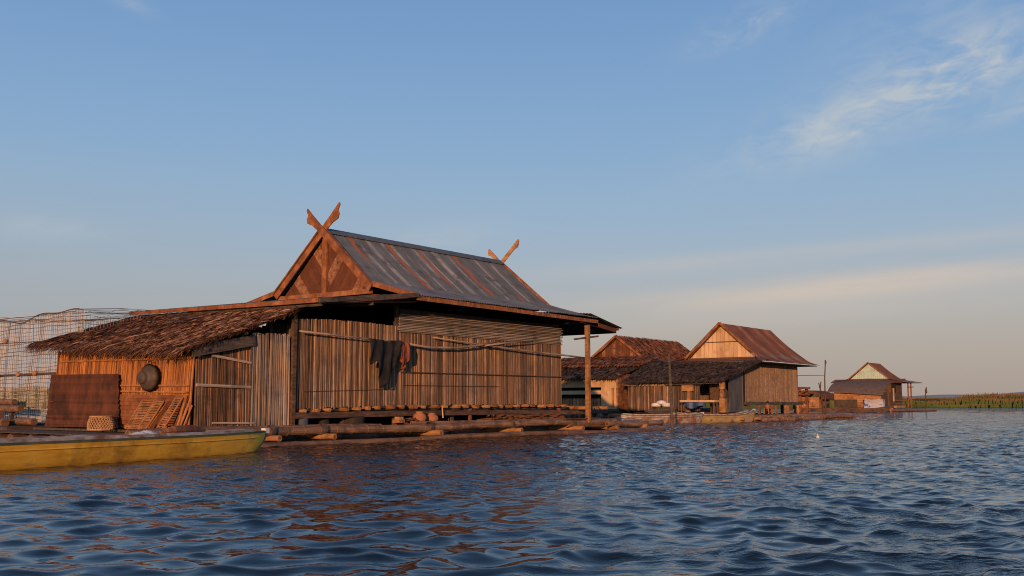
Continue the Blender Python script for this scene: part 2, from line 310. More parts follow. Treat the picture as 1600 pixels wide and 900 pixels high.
def thatch(mb, P00, P10, P11, P01, rows=12, per_m=14, L=.6, width=.07, lift=.08, fringe=.35, tonef=None, messy=1., fringe_side=True):
    """P00->P10 eave, P01->P11 top. blades lie down the slope in overlapping courses"""
    P00, P10, P11, P01 = map(Vector, (P00, P10, P11, P01))
    nrm = (P10-P00).cross(P01-P00).normalized()
    if nrm.z < 0: nrm = -nrm
    mb.grid(lambda u, v: P00.lerp(P10, u).lerp(P01.lerp(P11, u), v)-nrm*.03, [i/12 for i in range(13)], [i/6 for i in range(7)], thick=-nrm*.05, tone=lambda u, v: .15)
    for r in range(rows):
        v = (r+.0)/rows; A = P00.lerp(P01, v); B = P10.lerp(P11, v); W = (B-A).length; n = int(W*per_m)
        for i in range(n):
            u = (i+random.random())/n; p = A.lerp(B, u); top = P01.lerp(P11, u)-P00.lerp(P10, u); dn = -top.normalized(); sd = (B-A).normalized()
            ang = random.gauss(0, .22*messy); d = (dn*math.cos(ang)+sd*math.sin(ang)); s2 = d.cross(nrm).normalized()
            l = L*random.uniform(.6, 1.3); w = width*random.uniform(.6, 1.4); st = p-d*l*.55+nrm*random.uniform(.0, .02)
            up = lift*random.uniform(.2, 1.0)
            droop = Vector((0, 0, -1))*(random.uniform(.02, .16)*(1 if r == 0 else .15))
            pts = [st, st+d*l*.5+nrm*up*.7, st+d*l+nrm*up*random.uniform(.1, 1)+droop]
            tw = nrm*random.uniform(-.5, .5)*w
            tn = random.random()*(tonef(u, v) if tonef else 1)
            vs = [pts[0]-s2*w/2, pts[0]+s2*w/2, pts[1]-s2*w/2+tw, pts[1]+s2*w/2-tw, pts[2]-s2*w*.15, pts[2]+s2*w*.15]
            mb.add(vs, [(0, 1, 3, 2), (2, 3, 5, 4)], tn)
    # hanging fringe along the eave
    W = (P10-P00).length
    for i in range(int(W*per_m*fringe*3)):
        u = random.random(); p = P00.lerp(P10, u); dn = -(P01-P00).normalized()
        d = (dn+Vector((0, 0, -1))*random.uniform(.1, .9)+(P10-P00).normalized()*random.gauss(0, .4)).normalized(); l = L*random.uniform(.3, .75); w = width*random.uniform(.4, 1)
        s2 = d.cross(nrm).normalized(); st = p+nrm*random.uniform(-.04, .05)
        mb.add([st-s2*w/2, st+s2*w/2, st+d*l+s2*w*.1, st+d*l-s2*w*.1], [(0, 1, 2, 3)], random.random()*.8)
    if fringe_side:
        for (E0, E1, sg) in ((P00, P01, -1), (P10, P11, 1)):
            for i in range(int((E1-E0).length*per_m*1.3)):
                u = random.random(); p = E0.lerp(E1, u); out = (P10-P00).normalized()*sg
                d = (out*random.uniform(0, .55)-(P01-P00).normalized()*random.uniform(.4, 1)+Vector((0, 0, -1))*random.uniform(.0, .25)).normalized(); l = L*random.uniform(.2, .6); w = width*random.uniform(.4, .9)
                s2 = d.cross(nrm).normalized(); st = p+nrm*random.uniform(-.05, .04)
                mb.add([st-s2*w/2, st+s2*w/2, st+d*l+s2*w*.1, st+d*l-s2*w*.1], [(0, 1, 2, 3)], random.random()*.8)
def part(name, m, parent, fn, smooth=False):
    mb = MB(); fn(mb); return mb.build(name, M[m] if isinstance(m, str) else m, parent, smooth=smooth)

# ================================================================== THE BIG HOUSE
H = thing('floating_house', 'big bamboo-walled floating house with steep grey corrugated roof and crossed gable horns', 'house', F1, (0, 0, .1))
def zfloor(t): return .97+.13*min(1, max(0, t/4.4))+.03*max(0, (t-4.4)/9.6)
def w_(mb): cane_wall(mb, 'x', .02, 4.28, 0, zfloor, lambda q: 3.64+.05*math.sin(q*.9)+.02*q, pitch=.056, gap=1.04, tone=(.12, .95), rj=.1, jitter=.012), mb.box(.02, 4.28, .03, .045, 1.0, 3.55, .0)
part('wall', 'cane', H, w_)
def w_(mb): cane_wall(mb, 'x', 4.4, 13.95, 0, zfloor, 3.62, pitch=.056, jitter=.012, gap=1.04, tone=(.08, .9), rj=.12), mb.box(4.4, 13.95, .03, .045, 1.05, 3.55, .0)
part('wall', 'cane', H, w_)
def w_(mb):
    slat_wall(mb, 4.36, 13.97, -.055, 3.5, 4.12, pitch=.05, z0b=3.5, z1b=4.2); mb.box(4.4, 13.9, -.01, .01, 3.55, 4.1, .1)
part('slat_panel', 'slat', H, w_)
for p0, p1, r in (((4.5, -.06, 2.18), (13.9, -.06, 2.22), .022), ((4.6, -.06, 1.75), (9.8, -.06, 1.78), .009), ((.3, -.07, 1.5), (4.2, -.06, 1.62), .007)):
    part('batten', 'cane_dark', H, lambda mb: mb.tube(p0, p1, r, r, 6, .25))
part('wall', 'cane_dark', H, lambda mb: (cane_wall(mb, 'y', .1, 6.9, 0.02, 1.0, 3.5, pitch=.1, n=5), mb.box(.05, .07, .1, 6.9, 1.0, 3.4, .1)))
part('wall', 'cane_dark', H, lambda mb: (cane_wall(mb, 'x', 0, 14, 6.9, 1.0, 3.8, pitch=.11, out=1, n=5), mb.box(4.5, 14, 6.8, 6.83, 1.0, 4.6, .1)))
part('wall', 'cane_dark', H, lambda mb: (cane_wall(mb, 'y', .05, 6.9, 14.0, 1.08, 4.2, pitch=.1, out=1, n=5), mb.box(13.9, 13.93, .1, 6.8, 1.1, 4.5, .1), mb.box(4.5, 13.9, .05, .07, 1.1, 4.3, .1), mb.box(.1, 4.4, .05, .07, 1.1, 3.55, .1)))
part('floor', 'woodg', H, lambda mb: mb.box(.0, 16.6, .03, 6.9, .93, .985, .2))
# posts
part('post', 'wood', H, lambda mb: mb.beam((-.14, -.1, .35), (-.12, -.08, 4.02), .13, .13, .35))
part('post', 'wood', H, lambda mb: mb.beam((4.33, .05, .4), (4.33, .03, 4.4), .12, .12, .3))
part('post', 'logend', H, lambda mb: mb.beam((14.42, -1.0, .40), (14.40, -1.0, 4.3), .15, .17, .45))
for (t, w) in ((2.2, .2), (7.3, .15), (11.2, .15), (13.7, .15), (2.2, 3.4), (7.3, 3.4), (11.2, 3.4), (13.7, 3.4), (14.4, 5.6), (4.3, 6.6), (9, 6.6)):
    part('post', 'woodg', H, lambda mb: mb.beam((t, w, .1), (t, w, 1.0 if t < 14 or w < 5 else 4.4), .14, .14))
part('post', 'orange', H, lambda mb: mb.beam((8.02, -.12, .46), (8.05, -.1, .98), .1, .07, .9))
part('post', 'orange', H, lambda mb: mb.beam((13.6, -.14, .46), (13.62, -.12, .98), .11, .08, .8))
part('prop_stick', 'gablepale', H, lambda mb: mb.beam((6.35, -.3, .66), (6.4, -.22, 1.04), .035, .035, .9))
part('gleam_blocker', 'under', H, lambda mb: mb.box(-.1, 5.3, 1.6, 1.64, .05, .93, .4))  # dark boards added under the floor to block the bright water behind
part('gleam_blocker', 'under', H, lambda mb: mb.box(7.6, 14.2, 1.6, 1.64, .05, .93, .4))
part('gleam_blocker', 'under', H, lambda mb: mb.box(-.1, 14.2, 5.6, 5.64, .3, .93, .4))
# floor beam and bearers
part('floor_beam', 'wood', H, lambda mb: (mb.beam((-.05, -.12, .80), (4.45, -.12, .83), .1, .18, .3), mb.beam((4.45, -.11, .835), (10.2, -.11, .83), .1, .17, .25), mb.beam((10.2, -.12, .83), (15.6, -.13, .80), .1, .16, .4)))
t = .25
while t < 14.3:
    r = random.uniform(.05, .075); e = random.uniform(-.30, -.2)
    part('floor_joist', 'logend', H, lambda mb: mb.path([(t, 1.2, zfloor(t)-.06), (t+random.uniform(-.05, .05), e, zfloor(t)-.055+random.uniform(-.015, .01))], r, 8), smooth=False)
    t += random.uniform(.42, .66)
part('porch_floor', 'logend', H, lambda mb: [mb.path([(tt, 3, 1.0), (tt+.03, -.75+random.uniform(-.1, .1), .98)], .075, 8) for tt in (14.7, 15.2, 15.7, 16.2)])
# steep roof
RUST = [(5.15, .16, .55, 1.), (7.12, .17, .0, 1.), (8.85, .15, .25, 1.), (10.98, .17, .1, .97), (12.95, .15, .02, .2), (7.5, .07, .0, .25)]
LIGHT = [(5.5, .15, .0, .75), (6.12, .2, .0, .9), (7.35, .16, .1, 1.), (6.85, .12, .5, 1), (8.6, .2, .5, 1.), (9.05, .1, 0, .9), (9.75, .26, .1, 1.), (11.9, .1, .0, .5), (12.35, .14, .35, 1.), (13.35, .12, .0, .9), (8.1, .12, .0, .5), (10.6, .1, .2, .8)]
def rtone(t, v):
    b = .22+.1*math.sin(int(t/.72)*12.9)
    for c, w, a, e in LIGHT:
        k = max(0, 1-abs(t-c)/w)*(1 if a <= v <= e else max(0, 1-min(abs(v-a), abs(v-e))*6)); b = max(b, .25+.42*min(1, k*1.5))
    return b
def rrust(t, v):
    q = .08
    for c, w, a, e in RUST:
        k = max(0, 1-abs(t+.05*math.sin(v*19)-c)/w)*(1 if a <= v <= e else max(0, 1-min(abs(v-a), abs(v-e))*8)); q = max(q, min(.55, k*.85))
    return q
T0, T1 = 4.12, 14.35
def slope(mb, w0, z0, w1, z1, t0a, t1a, t0b, t1b, tone, rust, pitch=.13, sag=.05, nv=10):
    nw = int((t1a-t0a)/pitch); nu = nw*4+1; nr = Vector((0, -(z1-z0), (w1-w0))).normalized()
    if nr.z < 0: nr = -nr
    def tt(u, v): return (t0a+(t1a-t0a)*u)*(1-v)+(t0b+(t1b-t0b)*u)*v
    def fn(u, v):
        sheet = int((t0a+(t1a-t0a)*u)/.72) % 2
        return Vector((tt(u, v), w0+(w1-w0)*v-(1 if w1 > w0 else -1)*.07*(1-v)*(.5+.5*math.sin(int((t0a+(t1a-t0a)*u)/.72)*37.7)), z0+(z1-z0)*v))+nr*(.016*math.sin(2*math.pi*nw*u)+.012*sheet-sag*math.sin(math.pi*v))
    mb.grid(fn, [i/(nu-1) for i in range(nu)], [i/nv for i in range(nv+1)], thick=-nr*.01, tone=lambda u, v: tone(tt(u, v), v), rust=lambda u, v: rust(tt(u, v), v))
part('roof', 'tin', H, lambda mb: (slope(mb, 1.02, 5.19, 3.42, 7.26, T0, 14.62, T0, T1, rtone, rrust), slope(mb, 5.82, 5.19, 3.42, 7.26, T0, 14.6, T0, T1, rtone, rrust)))
part('ridge_cap', 'tin', H, lambda mb: mb.plate([(3.2, 7.12), (3.42, 7.30), (3.64, 7.12), (3.64, 7.15), (3.42, 7.335), (3.2, 7.15)], 0, T0+.02, T1+.03, .3, .05))
# lower skirts, front (towards camera) and rear
skt = lambda t, v: .34+.1*math.sin(int(t/.8)*7.7); skr = lambda t, v: .12+.12*max(0, math.sin(t*3.1))
part('skirt_roof', 'tin', H, lambda mb: slope(mb, -1.0, 4.66, 1.1, 5.26, 4.15, 15.3, 4.15, 14.75, skt, skr, sag=.03, nv=4))
part('skirt_roof', 'tin', H, lambda mb: slope(mb, 8.1, 4.62, 5.7, 5.28, 4.15, 15.3, 4.15, 14.75, skt, skr, sag=.03, nv=4))
part('eave_board', 'orange', H, lambda mb: (mb.beam((4.25, -.97, 4.57), (9.7, -.97, 4.55), .04, .15, .8), mb.beam((9.7, -.975, 4.54), (15.25, -.98, 4.50), .04, .14, .85)))
# porch roof at the near gable end
part('porch_roof', 'tin', H, lambda mb: (slope(mb, -1.05, 4.20, 8.6, 4.36, -.02, 4.3, 0, 4.3, lambda t, v: .3, lambda t, v: .3, sag=0, nv=2),) if False else mb.grid(lambda u, v: (-.05+4.25*u, -1.05+9.65*v, 4.22+.10*v+(.40*u if v < .8 else .36*u)+.012*math.sin(v*400)), [0, .5, 1], [i/240 for i in range(241)], thick=(0, 0, -.012), tone=lambda u, v: .25, rust=lambda u, v: .2))
part('fascia', 'orange', H, lambda mb: (mb.beam((-.06, -1.04, 4.14), (-.06, 2.2, 4.17), .03, .13, .6), mb.beam((-.06, 2.2, 4.17), (-.06, 8.55, 4.26), .03, .12, .4)))
part('fascia', 'woodg', H, lambda mb: mb.beam((-.06, -1.07, 4.13), (4.25, -1.05, 4.66), .03, .14, .5))  # fascia face turned from the sun, its shade put into darker wood
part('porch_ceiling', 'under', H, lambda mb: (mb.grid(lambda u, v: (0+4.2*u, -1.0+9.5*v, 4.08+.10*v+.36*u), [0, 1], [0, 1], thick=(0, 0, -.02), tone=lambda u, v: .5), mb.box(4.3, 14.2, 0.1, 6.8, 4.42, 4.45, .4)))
for t in (.1, 2.2):
    part('rafter', 'woodg', H, lambda mb: mb.beam((t, -1.0, 4.02+t*.09), (t, 8, 4.1+t*.09), .07, .1, .3))
# gable
GT = [(1.18, 4.98), (5.66, 4.98), (3.42, 7.12)]
def gable_planks(mb, tri, t0, ang_l, ang_r, mid, wd=.2):
    left = [(mid, tri[0][1]), (tri[1][0], tri[1][1]), (mid, tri[2][1])]; right = [(tri[0][0], tri[0][1]), (mid, tri[0][1]), (mid, tri[2][1])]
    for reg, ang in ((left, ang_l), (right, ang_r)):
        d = (math.cos(ang), math.sin(ang)); n = (-d[1], d[0]); c = (mid, 5.6)
        for k in range(-16, 17):
            a = k*wd; o = (c[0]+n[0]*a, c[1]+n[1]*a); q = [(o[0]-d[0]*5, o[1]-d[1]*5), (o[0]+d[0]*5, o[1]+d[1]*5), (o[0]+d[0]*5+n[0]*wd*.97, o[1]+d[1]*5+n[1]*wd*.97), (o[0]-d[0]*5+n[0]*wd*.97, o[1]-d[1]*5+n[1]*wd*.97)]
            pc = clip(q, reg)
            if len(pc) > 2: mb.plate(pc, 0, t0+random.uniform(0, .012), t0+.04, (.95, .85, .2, .1, .35, .15, .25)[k % 7])
def w_(mb):
    mb.plate(GT, 0, 4.36, 4.38, .3); gable_planks(mb, GT, 4.31, R(52), R(125), 3.42)
part('gable_wall', 'panel', H, w_)
part('gable_post', 'orange', H, lambda mb: mb.box(4.22, 4.3, 3.33, 3.56, 4.98, 7.0, .8))
part('gable_beam', 'orange', H, lambda mb: mb.beam((4.24, 1.1, 4.93), (4.24, 5.85, 4.95), .1, .17, .8))
part('gable_skirting', 'panel', H, lambda mb: (mb.plate([(1.15, 4.84), (-.9, 4.58), (-.9, 4.54), (8.1, 4.5), (8.1, 4.6), (5.7, 4.95), (5.5, 4.85)], 0, 4.34, 4.37, .3)))
def barge(name, sgn, T, ln=1., horn=True, lab=None):
    # sgn +1: board whose foot is on the far-left side (w 5.85) and whose horn rises to the right (small w)
    a, b = ((5.95, 5.10), (3.42, 7.36)) if sgn > 0 else ((.89, 5.10), (3.42, 7.36)); d = Vector((b[0]-a[0], b[1]-a[1])).normalized(); n = Vector((-d[1], d[0]))*sgn*-1
    if n[1] < 0: n = -n
    A = Vector(a); Bv = Vector(b); e = (1.02*ln if sgn > 0 else .93*ln) if horn else .1; wd = .24
    P = [A-n*wd, Bv-n*wd+d*.15]
    if horn: P += [Bv-n*.27+d*e*.45, Bv-n*.36+d*e*.72, Bv-n*.27+d*e*.86, Bv-n*.13+d*e*.9, Bv-n*.05+d*e*1.1, Bv+n*.04+d*e*1.12, Bv+n*.02+d*e*.6]
    else: P += [Bv+d*.15]
    P += [A]; P = [(p[0], p[1]) for p in P]
    def w_(mb):
        o = .0 if sgn > 0 else .045
        mb.plate(P, 0, T-o-.04, T-o, .7 if sgn > 0 else .5)
        q = [(p[0], p[1]) for p in (A-n*.02, Bv-n*.02, Bv+n*.03, A+n*.03)]
        mb.plate(q, 0, T-.10-o*.1, T+.06, .3)
    return part(name, 'orange', H, w_)
barge('barge_board', 1, 4.12); barge('barge_board', -1, 4.12)
for s in (1, -1):
    # lower kicked barge pieces along the skirt edge
    p0, p1 = ((.95, 5.16), (-1.0, 4.64)) if s < 0 else ((5.9, 5.16), (8.2, 4.68))
    part('barge_foot', 'orange', H, lambda mb: (mb.beam((4.1, p0[0], p0[1]), (4.1, p1[0], p1[1]), .04, .17, .7)))
def far_horn(sgn):
    o = Vector((3.42, 7.2)); d = Vector((-.72*sgn, .69)); n = Vector((-d[1], d[0])); 
    if n[1] < 0: n = -n
    e = 1.35 if sgn > 0 else .95
    P = [o-n*.11-d*.3, o-n*.13+d*e*.7, o-n*.2+d*e*.82, o-n*.1+d*e*.95, o+d*e*1.03, o+n*.05+d*e, o+n*.06-d*.3]
    part('roof_horn', 'logend', H, lambda mb: mb.plate([(p[0], p[1]) for p in P], 0, 14.36 if sgn > 0 else 14.41, 14.40 if sgn > 0 else 14.45, .8))
far_horn(1); far_horn(-1)
part('verge_board', 'orange', H, lambda mb: (mb.beam((14.63, 1.02, 5.22), (14.38, 3.42, 7.27), .04, .1, .5), mb.beam((14.63, 5.82, 5.22), (14.38, 3.42, 7.27), .04, .1, .5)))
part('gable_wall', 'panel', H, lambda mb: mb.plate(GT, 0, 14.1, 14.14, .3))
# far porch roof
part('porch_roof', 'tin', H, lambda mb: (mb.grid(lambda u, v: (14.6+2.5*u, -1.05+9.2*v, 4.80-.45*u+(.25*math.sin(math.pi*v))*(1-u)+.014*math.sin(v*380)), [0, .5, 1], [i/240 for i in range(241)], thick=(0, 0, -.02), tone=lambda u, v: .15, rust=lambda u, v: .25)))
part('fascia', 'panel', H, lambda mb: (mb.beam((15.25, -1.0, 4.36), (16.7, -.96, 4.22), .03, .17, .3), mb.beam((16.85, -1.0, 4.28), (16.85, 8, 4.3), .04, .1, .4)))
part('fascia', 'under', H, lambda mb: mb.grid(lambda u, v: (14.05+2.7*u, -.95+9*v, 4.42-.28*u), [0, 1], [0, 1], thick=(0, 0, -.03), tone=lambda u, v: .7))
part('tie_beam', 'wood', H, lambda mb: mb.beam((13.6, -.9, 3.70), (15.2, -1.0, 3.90), .07, .07, .4))
# slatted gap above the side porch (sky seen through it)
part('slat_screen', 'woodg', H, lambda mb: [mb.beam((-1.9, 3.6+random.uniform(-.02, .02), 3.05+k*.15), (-.1, 3.6, 3.07+k*.15), .03, .05) for k in range(6)])

# ================================================================== THATCHED LEAN-TO (cook hut)
K = thing('thatched_hut', 'brown thatched lean-to hut with golden bamboo front wall beside the big house', 'hut', F1, (-3.5, 3, .45))
part('roof', 'thatch', K, lambda mb: thatch(mb, (-3.95, -.25, 2.56), (-3.95, 7.7, 2.96), (-.1, 8.5, 4.08), (-.12, -.3, 3.93), rows=24, per_m=52, L=.7, width=.03, lift=.045, messy=1.5, fringe=.75, tonef=lambda u, v: .55+.45*min(1, max(0, 1.4-1.1*u))))
part('wall', 'cane_gold', K, lambda mb: (cane_wall(mb, 'y', -.05, 6.85, -3.5, lambda q: .47, lambda q: 2.62+.02*q, pitch=.06, lean=.12, n=6), mb.box(-3.44, -3.42, .1, 6.8, .45, 2.55, .15)))
for q in (((-3.58, -.02, 2.36), (-3.57, 6.6, 2.42)), ((-3.62, 0, 1.62), (-3.62, 3.4, 1.66)), ((-3.64, 0.05, 1.44), (-3.64, 3.6, 1.5))):
    part('batten', 'cane_gold', K, lambda mb: mb.tube(*q, .028, .028, 6, .85))
part('plank_cladding', 'orange', K, lambda mb: [mb.beam((-3.66-.004*k+random.uniform(-.01, .01), .02, 1.32-k*.105), (-3.66-.004*k, 3.4, 1.36-k*.105), .02, .1, random.uniform(.0, .35)) for k in range(8)])
part('wall', 'cane_side', K, lambda mb: (cane_wall(mb, 'x', -3.46, -1.68, 0, .45, lambda q: 2.35+.32*(q+3.4), pitch=.058, lean=.03), mb.box(-3.4, -.3, .04, .06, .45, 2.5, .1)))
part('wall', 'cane_pale', K, lambda mb: cane_wall(mb, 'x', -1.66, -.28, -.06, .44, 3.14, pitch=.078, lean=.02))
for q in (((-3.0, -.08, 2.45), (-1.68, -.09, 2.28), .04), ((-3.45, -.09, 1.64), (-1.66, -.09, 1.60), .045), ((-2.9, -.09, .62), (-1.5, -.1, .60), .03)):
    part('batten', 'slat', K, lambda mb: mb.tube(*q, q[2], 6, .9))
part('plank', 'woodg', K, lambda mb: mb.beam((-3.7, -.2, 2.52), (-1.6, -.14, 2.93), .04, .3, .4))
part('plank', 'woodg', K, lambda mb: mb.beam((-1.68, -.1, .42), (-1.66, -.1, 3.1), .04, .04, .4))
for (a, b, z) in ((-3.38, .2, 2.5), (-3.45, 3.4, 2.5), (-3.45, 6.7, 2.6), (-1.75, .25, 3.1), (-.6, .4, 3.6), (-1.7, 7.9, 3.4), (-.3, 7.9, 3.9)):
    part('post', 'wood', K, lambda mb: mb.beam((a, b, .4), (a, b, z), .09, .09))
part('purlin', 'wood', K, lambda mb: (mb.tube((-3.3, -.3, 2.6), (-3.3, 7.6, 3.0), .05, .05, 6, .2), mb.tube((-2, -.3, 3.1), (-2, 7.9, 3.35), .05, .05, 6, .2), mb.tube((-.7, -.3, 3.6), (-.7, 8.2, 3.82), .05, .05, 6, .2)))
part('floor', 'woodg', K, lambda mb: mb.box(-3.9, -.2, -.1, 7.4, .36, .42, .3))
part('wall', 'cane_dark', K, lambda mb: cane_wall(mb, 'x', -3.4, -.3, 6.9, .45, lambda q: 2.6+.38*(q+3.4), pitch=.1, n=5))
# dark mat leaning on the hut front, its colour also standing in for shade
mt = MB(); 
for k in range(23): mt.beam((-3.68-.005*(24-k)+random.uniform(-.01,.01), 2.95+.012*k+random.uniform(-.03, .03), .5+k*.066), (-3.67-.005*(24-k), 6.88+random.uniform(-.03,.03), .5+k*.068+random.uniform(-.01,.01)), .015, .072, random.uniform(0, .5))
setprops(mt.build('shade_mat', mat('shade_dark_mat', (.022, .01, .006), (.17, .06, .027), grain=(3, 2.5, .8), gamt=.55, stain=(.03, .014, .01), stain_scale=1.2, bump=.2), fr=F1, base=(-3.8, 5, .45)), 'large dark brown slatted mat, shade put into its colour, leaning against the left part of the hut front', 'mat')

# ================================================================== RAFT
RF = thing('bamboo_raft', 'long raft of bamboo logs carrying the big house, its cut cross-log ends showing', 'raft', F1, (6, 0, 0))
for i, (t0, t1, w, z, r, tn) in enumerate(((-6, 7.2, -.95, .40, .125, .7), (7.0, 16.6, -.93, .41, .12, .6), (4.3, 12.8, -.72, .53, .06, .8), (-5.5, 3, -.65, .42, .10, .5), (-6.2, 4.4, -1.55, .02, .10, .2), (3.8, 12.6, -1.6, .04, .09, .35), (11.9, 19.6, -1.6, .05, .10, .2), (15.5, 20.2, -1.2, .33, .11, .6), (13, 18.9, -.9, .36, .12, .5))):
    part('log', 'log', RF, lambda mb: mb.bamboo((t0, w, z), (t1, w+.04, z), r, 12, .62, tn, wob=.05))
for (t, e) in ((-4.2, -1.4), (-1.6, -1.32), (.35, -1.4), (5.0, -1.42), (9.4, -1.4), (13.4, -1.42), (16.05, -1.4), (18.45, -1.4)):
    part('cross_log', 'logend', RF, lambda mb: mb.bamboo((t-.1, 3, .22), (t, e, .2), random.uniform(.08, .1), 14, .5, .7))
for t in (-1.6, .3, 4.95, 9.35, 13.35, 16.0):
    part('lashing', 'woodg', RF, lambda mb: [mb.path([(t+d, -.94+.15*math.cos(q*.5236), .41+.15*math.sin(q*.5236)) for q in range(13)], .014, 5, .2, False) for d in (-.05, 0, .05)])
for k, w in enumerate((.3, 1.3, 2.3, 3.4, 4.5, 5.6, 6.6)):
    part('log', 'log', RF, lambda mb: mb.path([(-5.5, w, .1), (4, w+.05, .12), (17.5, w, .1)], .2, 8, .1))
def w_(mb):
    for k in range(46): 
        w = -.6+k*.17; mb.beam((14.2, w, .50), (19.0-random.random()*.8, w+.02, .50), .15, .03, random.uniform(0, .6))
part('decking', 'woodg', RF, w_)
def w_(mb):
    for k in range(30): mb.beam((-5.4+k*.17, -.55, .33), (-5.4+k*.17, 8.0, .33), .15, .03, random.uniform(0, .5))
part('decking', 'woodg', RF, w_)
part('plank', 'wood', RF, lambda mb: mb.beam((12.6, -1.0, .56), (15.4, -.8, .57), .3, .04, .8))

# ================================================================== SMALL THINGS AROUND THE BIG HOUSE
def F(p): return F1(p)
def single(name, m, label, cat, fn, fr, base, group=None, smooth=False):
    mb = MB(); fn(mb); return setprops(mb.build(name, M[m], fr=fr, base=base, smooth=smooth), label, cat, group)
# wok on wall
M['wokm'] = mat('grey_brown_wok', (.035, .028, .025), (.1, .08, .068), rough=.6, gamt=.7, bump=.1)
wk = thing('wok', 'sooty round wok hanging on the golden hut wall', 'wok', F1, (-3.8, 1.62, 1.85))
mm = Matrix.Rotation(R(-90), 4, 'Y') @ Matrix.Rotation(R(8), 4, 'X')
part('pan', 'wokm', wk, lambda mb: mb.lathe([(0.005, .24), (.14, .225), (.165, .2), (.18, .12), (.3, -.02), (.37, -.07), (.385, -.07), (.31, -.0), (.17, .14), (.001, .2)], (-3.83, 1.62, 1.85), 22, .5, mm), smooth=True)
part('handle', 'iron', wk, lambda mb: mb.path([(-3.76, 1.72, 2.2), (-3.74, 1.70, 2.3), (-3.74, 1.57, 2.31), (-3.76, 1.54, 2.2)], .012, 6, .3))
# basket
bk = thing('basket', 'round open-weave bamboo basket standing in front of the hut wall', 'basket', F1, (-4.3, 3.0, .42))
def w_(mb):
    c = Vector((-4.3, 3.0, .42)); n = 26
    for s in (1, -1):
        for k in range(n):
            pts = []
            for j in range(6):
                u = j/5; q = 2*math.pi*(k/n)+s*u*.75; r = .34-.05*u+.03*math.sin(math.pi*u); pts.append(c+Vector((r*math.cos(q), r*math.sin(q), .36*u)))
            mb.path(pts, .011, 4, .7, False)
part('weave', 'basket', bk, w_)
part('rim', 'basket', bk, lambda mb: [mb.path([(-4.3+r*math.cos(2*math.pi*k/18), 3+r*math.sin(2*math.pi*k/18), z) for k in range(19)], .02, 5, .8, False) for r, z in ((.345, .43), (.30, .79))])
# slatted racks leaning
def rack(lab, w0, w1, tb, tt, zt, n, m='orange', gname='slatted racks leaning on the hut wall'):
    g = thing('bamboo_rack', lab, 'rack', F1, (tb, (w0+w1)/2, .45), gname)
    for w in (w0, w1):
        part('rail', 'cane_gold', g, lambda mb: mb.tube((tb, w+.25, .45), (tt, w-.0, zt), .025, .025, 6, .6))
    def w_(mb):
        for k in range(n):
            u = (k+.5)/n; t = tb+(tt-tb)*u; z = .45+(zt-.45)*u; sh = .25*(1-u); mb.beam((t-.03, w0+sh, z), (t-.03, w1+sh, z), .02, .028, random.uniform(.1, .9))
    part('slat', 'logend', g, w_)
rack('leaning bamboo rack with close slats, the one nearest the basket', 1.38, 1.95, -4.05, -3.72, 1.24, 18)
rack('leaning bamboo rack with close slats, in the middle of the row', .95, 1.3, -4.08, -3.72, 1.22, 18)
single('board', 'orange', 'bare plank leaning between the slatted racks on the hut wall', 'plank', lambda mb: mb.beam((-4.1, .98, .45), (-3.74, .68, 1.2), .03, .13, .7, up=(1, 0, 0)), F1, (-4.1, .98, .45))
rack('narrow bamboo rack nearest the hut corner, more tilted than the rest', .12, .42, -4.12, -3.72, 1.3, 14)
for k in range(7):
    single('bamboo_stick', 'cane_gold', 'thin bamboo stick in the upright bundle at the hut corner', 'stick', lambda mb: mb.bamboo((-4.0+.03*k, -.05+.05*(k % 3), .45), (-3.68+.02*k, -.0+.04*(k % 2)-.03*k+.1, 1.1+.08*(k % 3)), .025, 6, .13, random.random()), F1, (-4.0+.03*k, -.05+.05*(k % 3), .45), 'sticks standing at the hut corner')
# washing poles
def pole(lab, pts, r, tn=.6):
    single('bamboo_pole', 'slat', lab, 'pole', lambda mb: mb.path(pts, r, 7, tn), F1, pts[0], 'bamboo poles slung along the long wall', True)
pole('thin bamboo washing pole running from the near post to the black trousers', [(-.05, -.25, 3.27), (1.5, -.27, 3.22), (3.3, -.3, 3.16), (4.0, -.3, 3.14)], [.03, .026, .022, .018])
pole('bowed thick bamboo pole slung across the middle of the long wall', [(4.5, -.25, 3.12), (5.6, -.27, 3.04), (7.0, -.28, 3.08), (8.2, -.29, 3.22), (9.6, -.3, 3.45)], [.035, .04, .045, .04, .02])
pole('long straight bamboo pole crossing the bowed one and passing the far wall corner', [(5.9, -.2, 3.4), (8.4, -.26, 3.27), (11, -.3, 3.16), (14.1, -.35, 3.07), (15.5, -.4, 3.02)], [.02, .03, .035, .035, .03])
pole('short thin bamboo pole propped over the bowed pole near its rising end', [(8.6, -.36, 3.24), (10.1, -.33, 3.42), (11.6, -.3, 3.55)], [.03, .03, .018])
# clothes
def cloth(mb, t0, t1, w, ztop, prof, nu=18, nv=22, tn=.5):
    """hanging cloth; prof(u) -> bottom z"""
    mb.grid(lambda u, v: (t0+(t1-t0)*u+.015*math.sin(v*9), w-.055*math.sin(u*19+v*3)*(.3+v)-.04*math.sin(u*7+v)-.05*math.sin(math.pi*v), ztop(u)+(prof(u)-ztop(u))*v), [i/nu for i in range(nu+1)], [i/nv for i in range(nv+1)], thick=(0, .02, 0), tone=lambda u, v: .5+.4*math.sin(u*21))
def trous(mb):
    zt = lambda u: 3.2-.03*math.sin(u*3.1)
    def prof(u):
        if u < .28: return 2.35-.1*math.sin(u*20)+(.5-u*1.8)*.35
        if u < .42: return 2.1-(u-.28)*1.5
        if u < .72: return 1.72-.08*math.sin(u*30)
        if u < .86: return 1.95+(u-.72)*3.4
        return 2.55+(u-.86)*4.2
    cloth(mb, 2.72, 4.1, -.34, zt, prof, 40, 20)
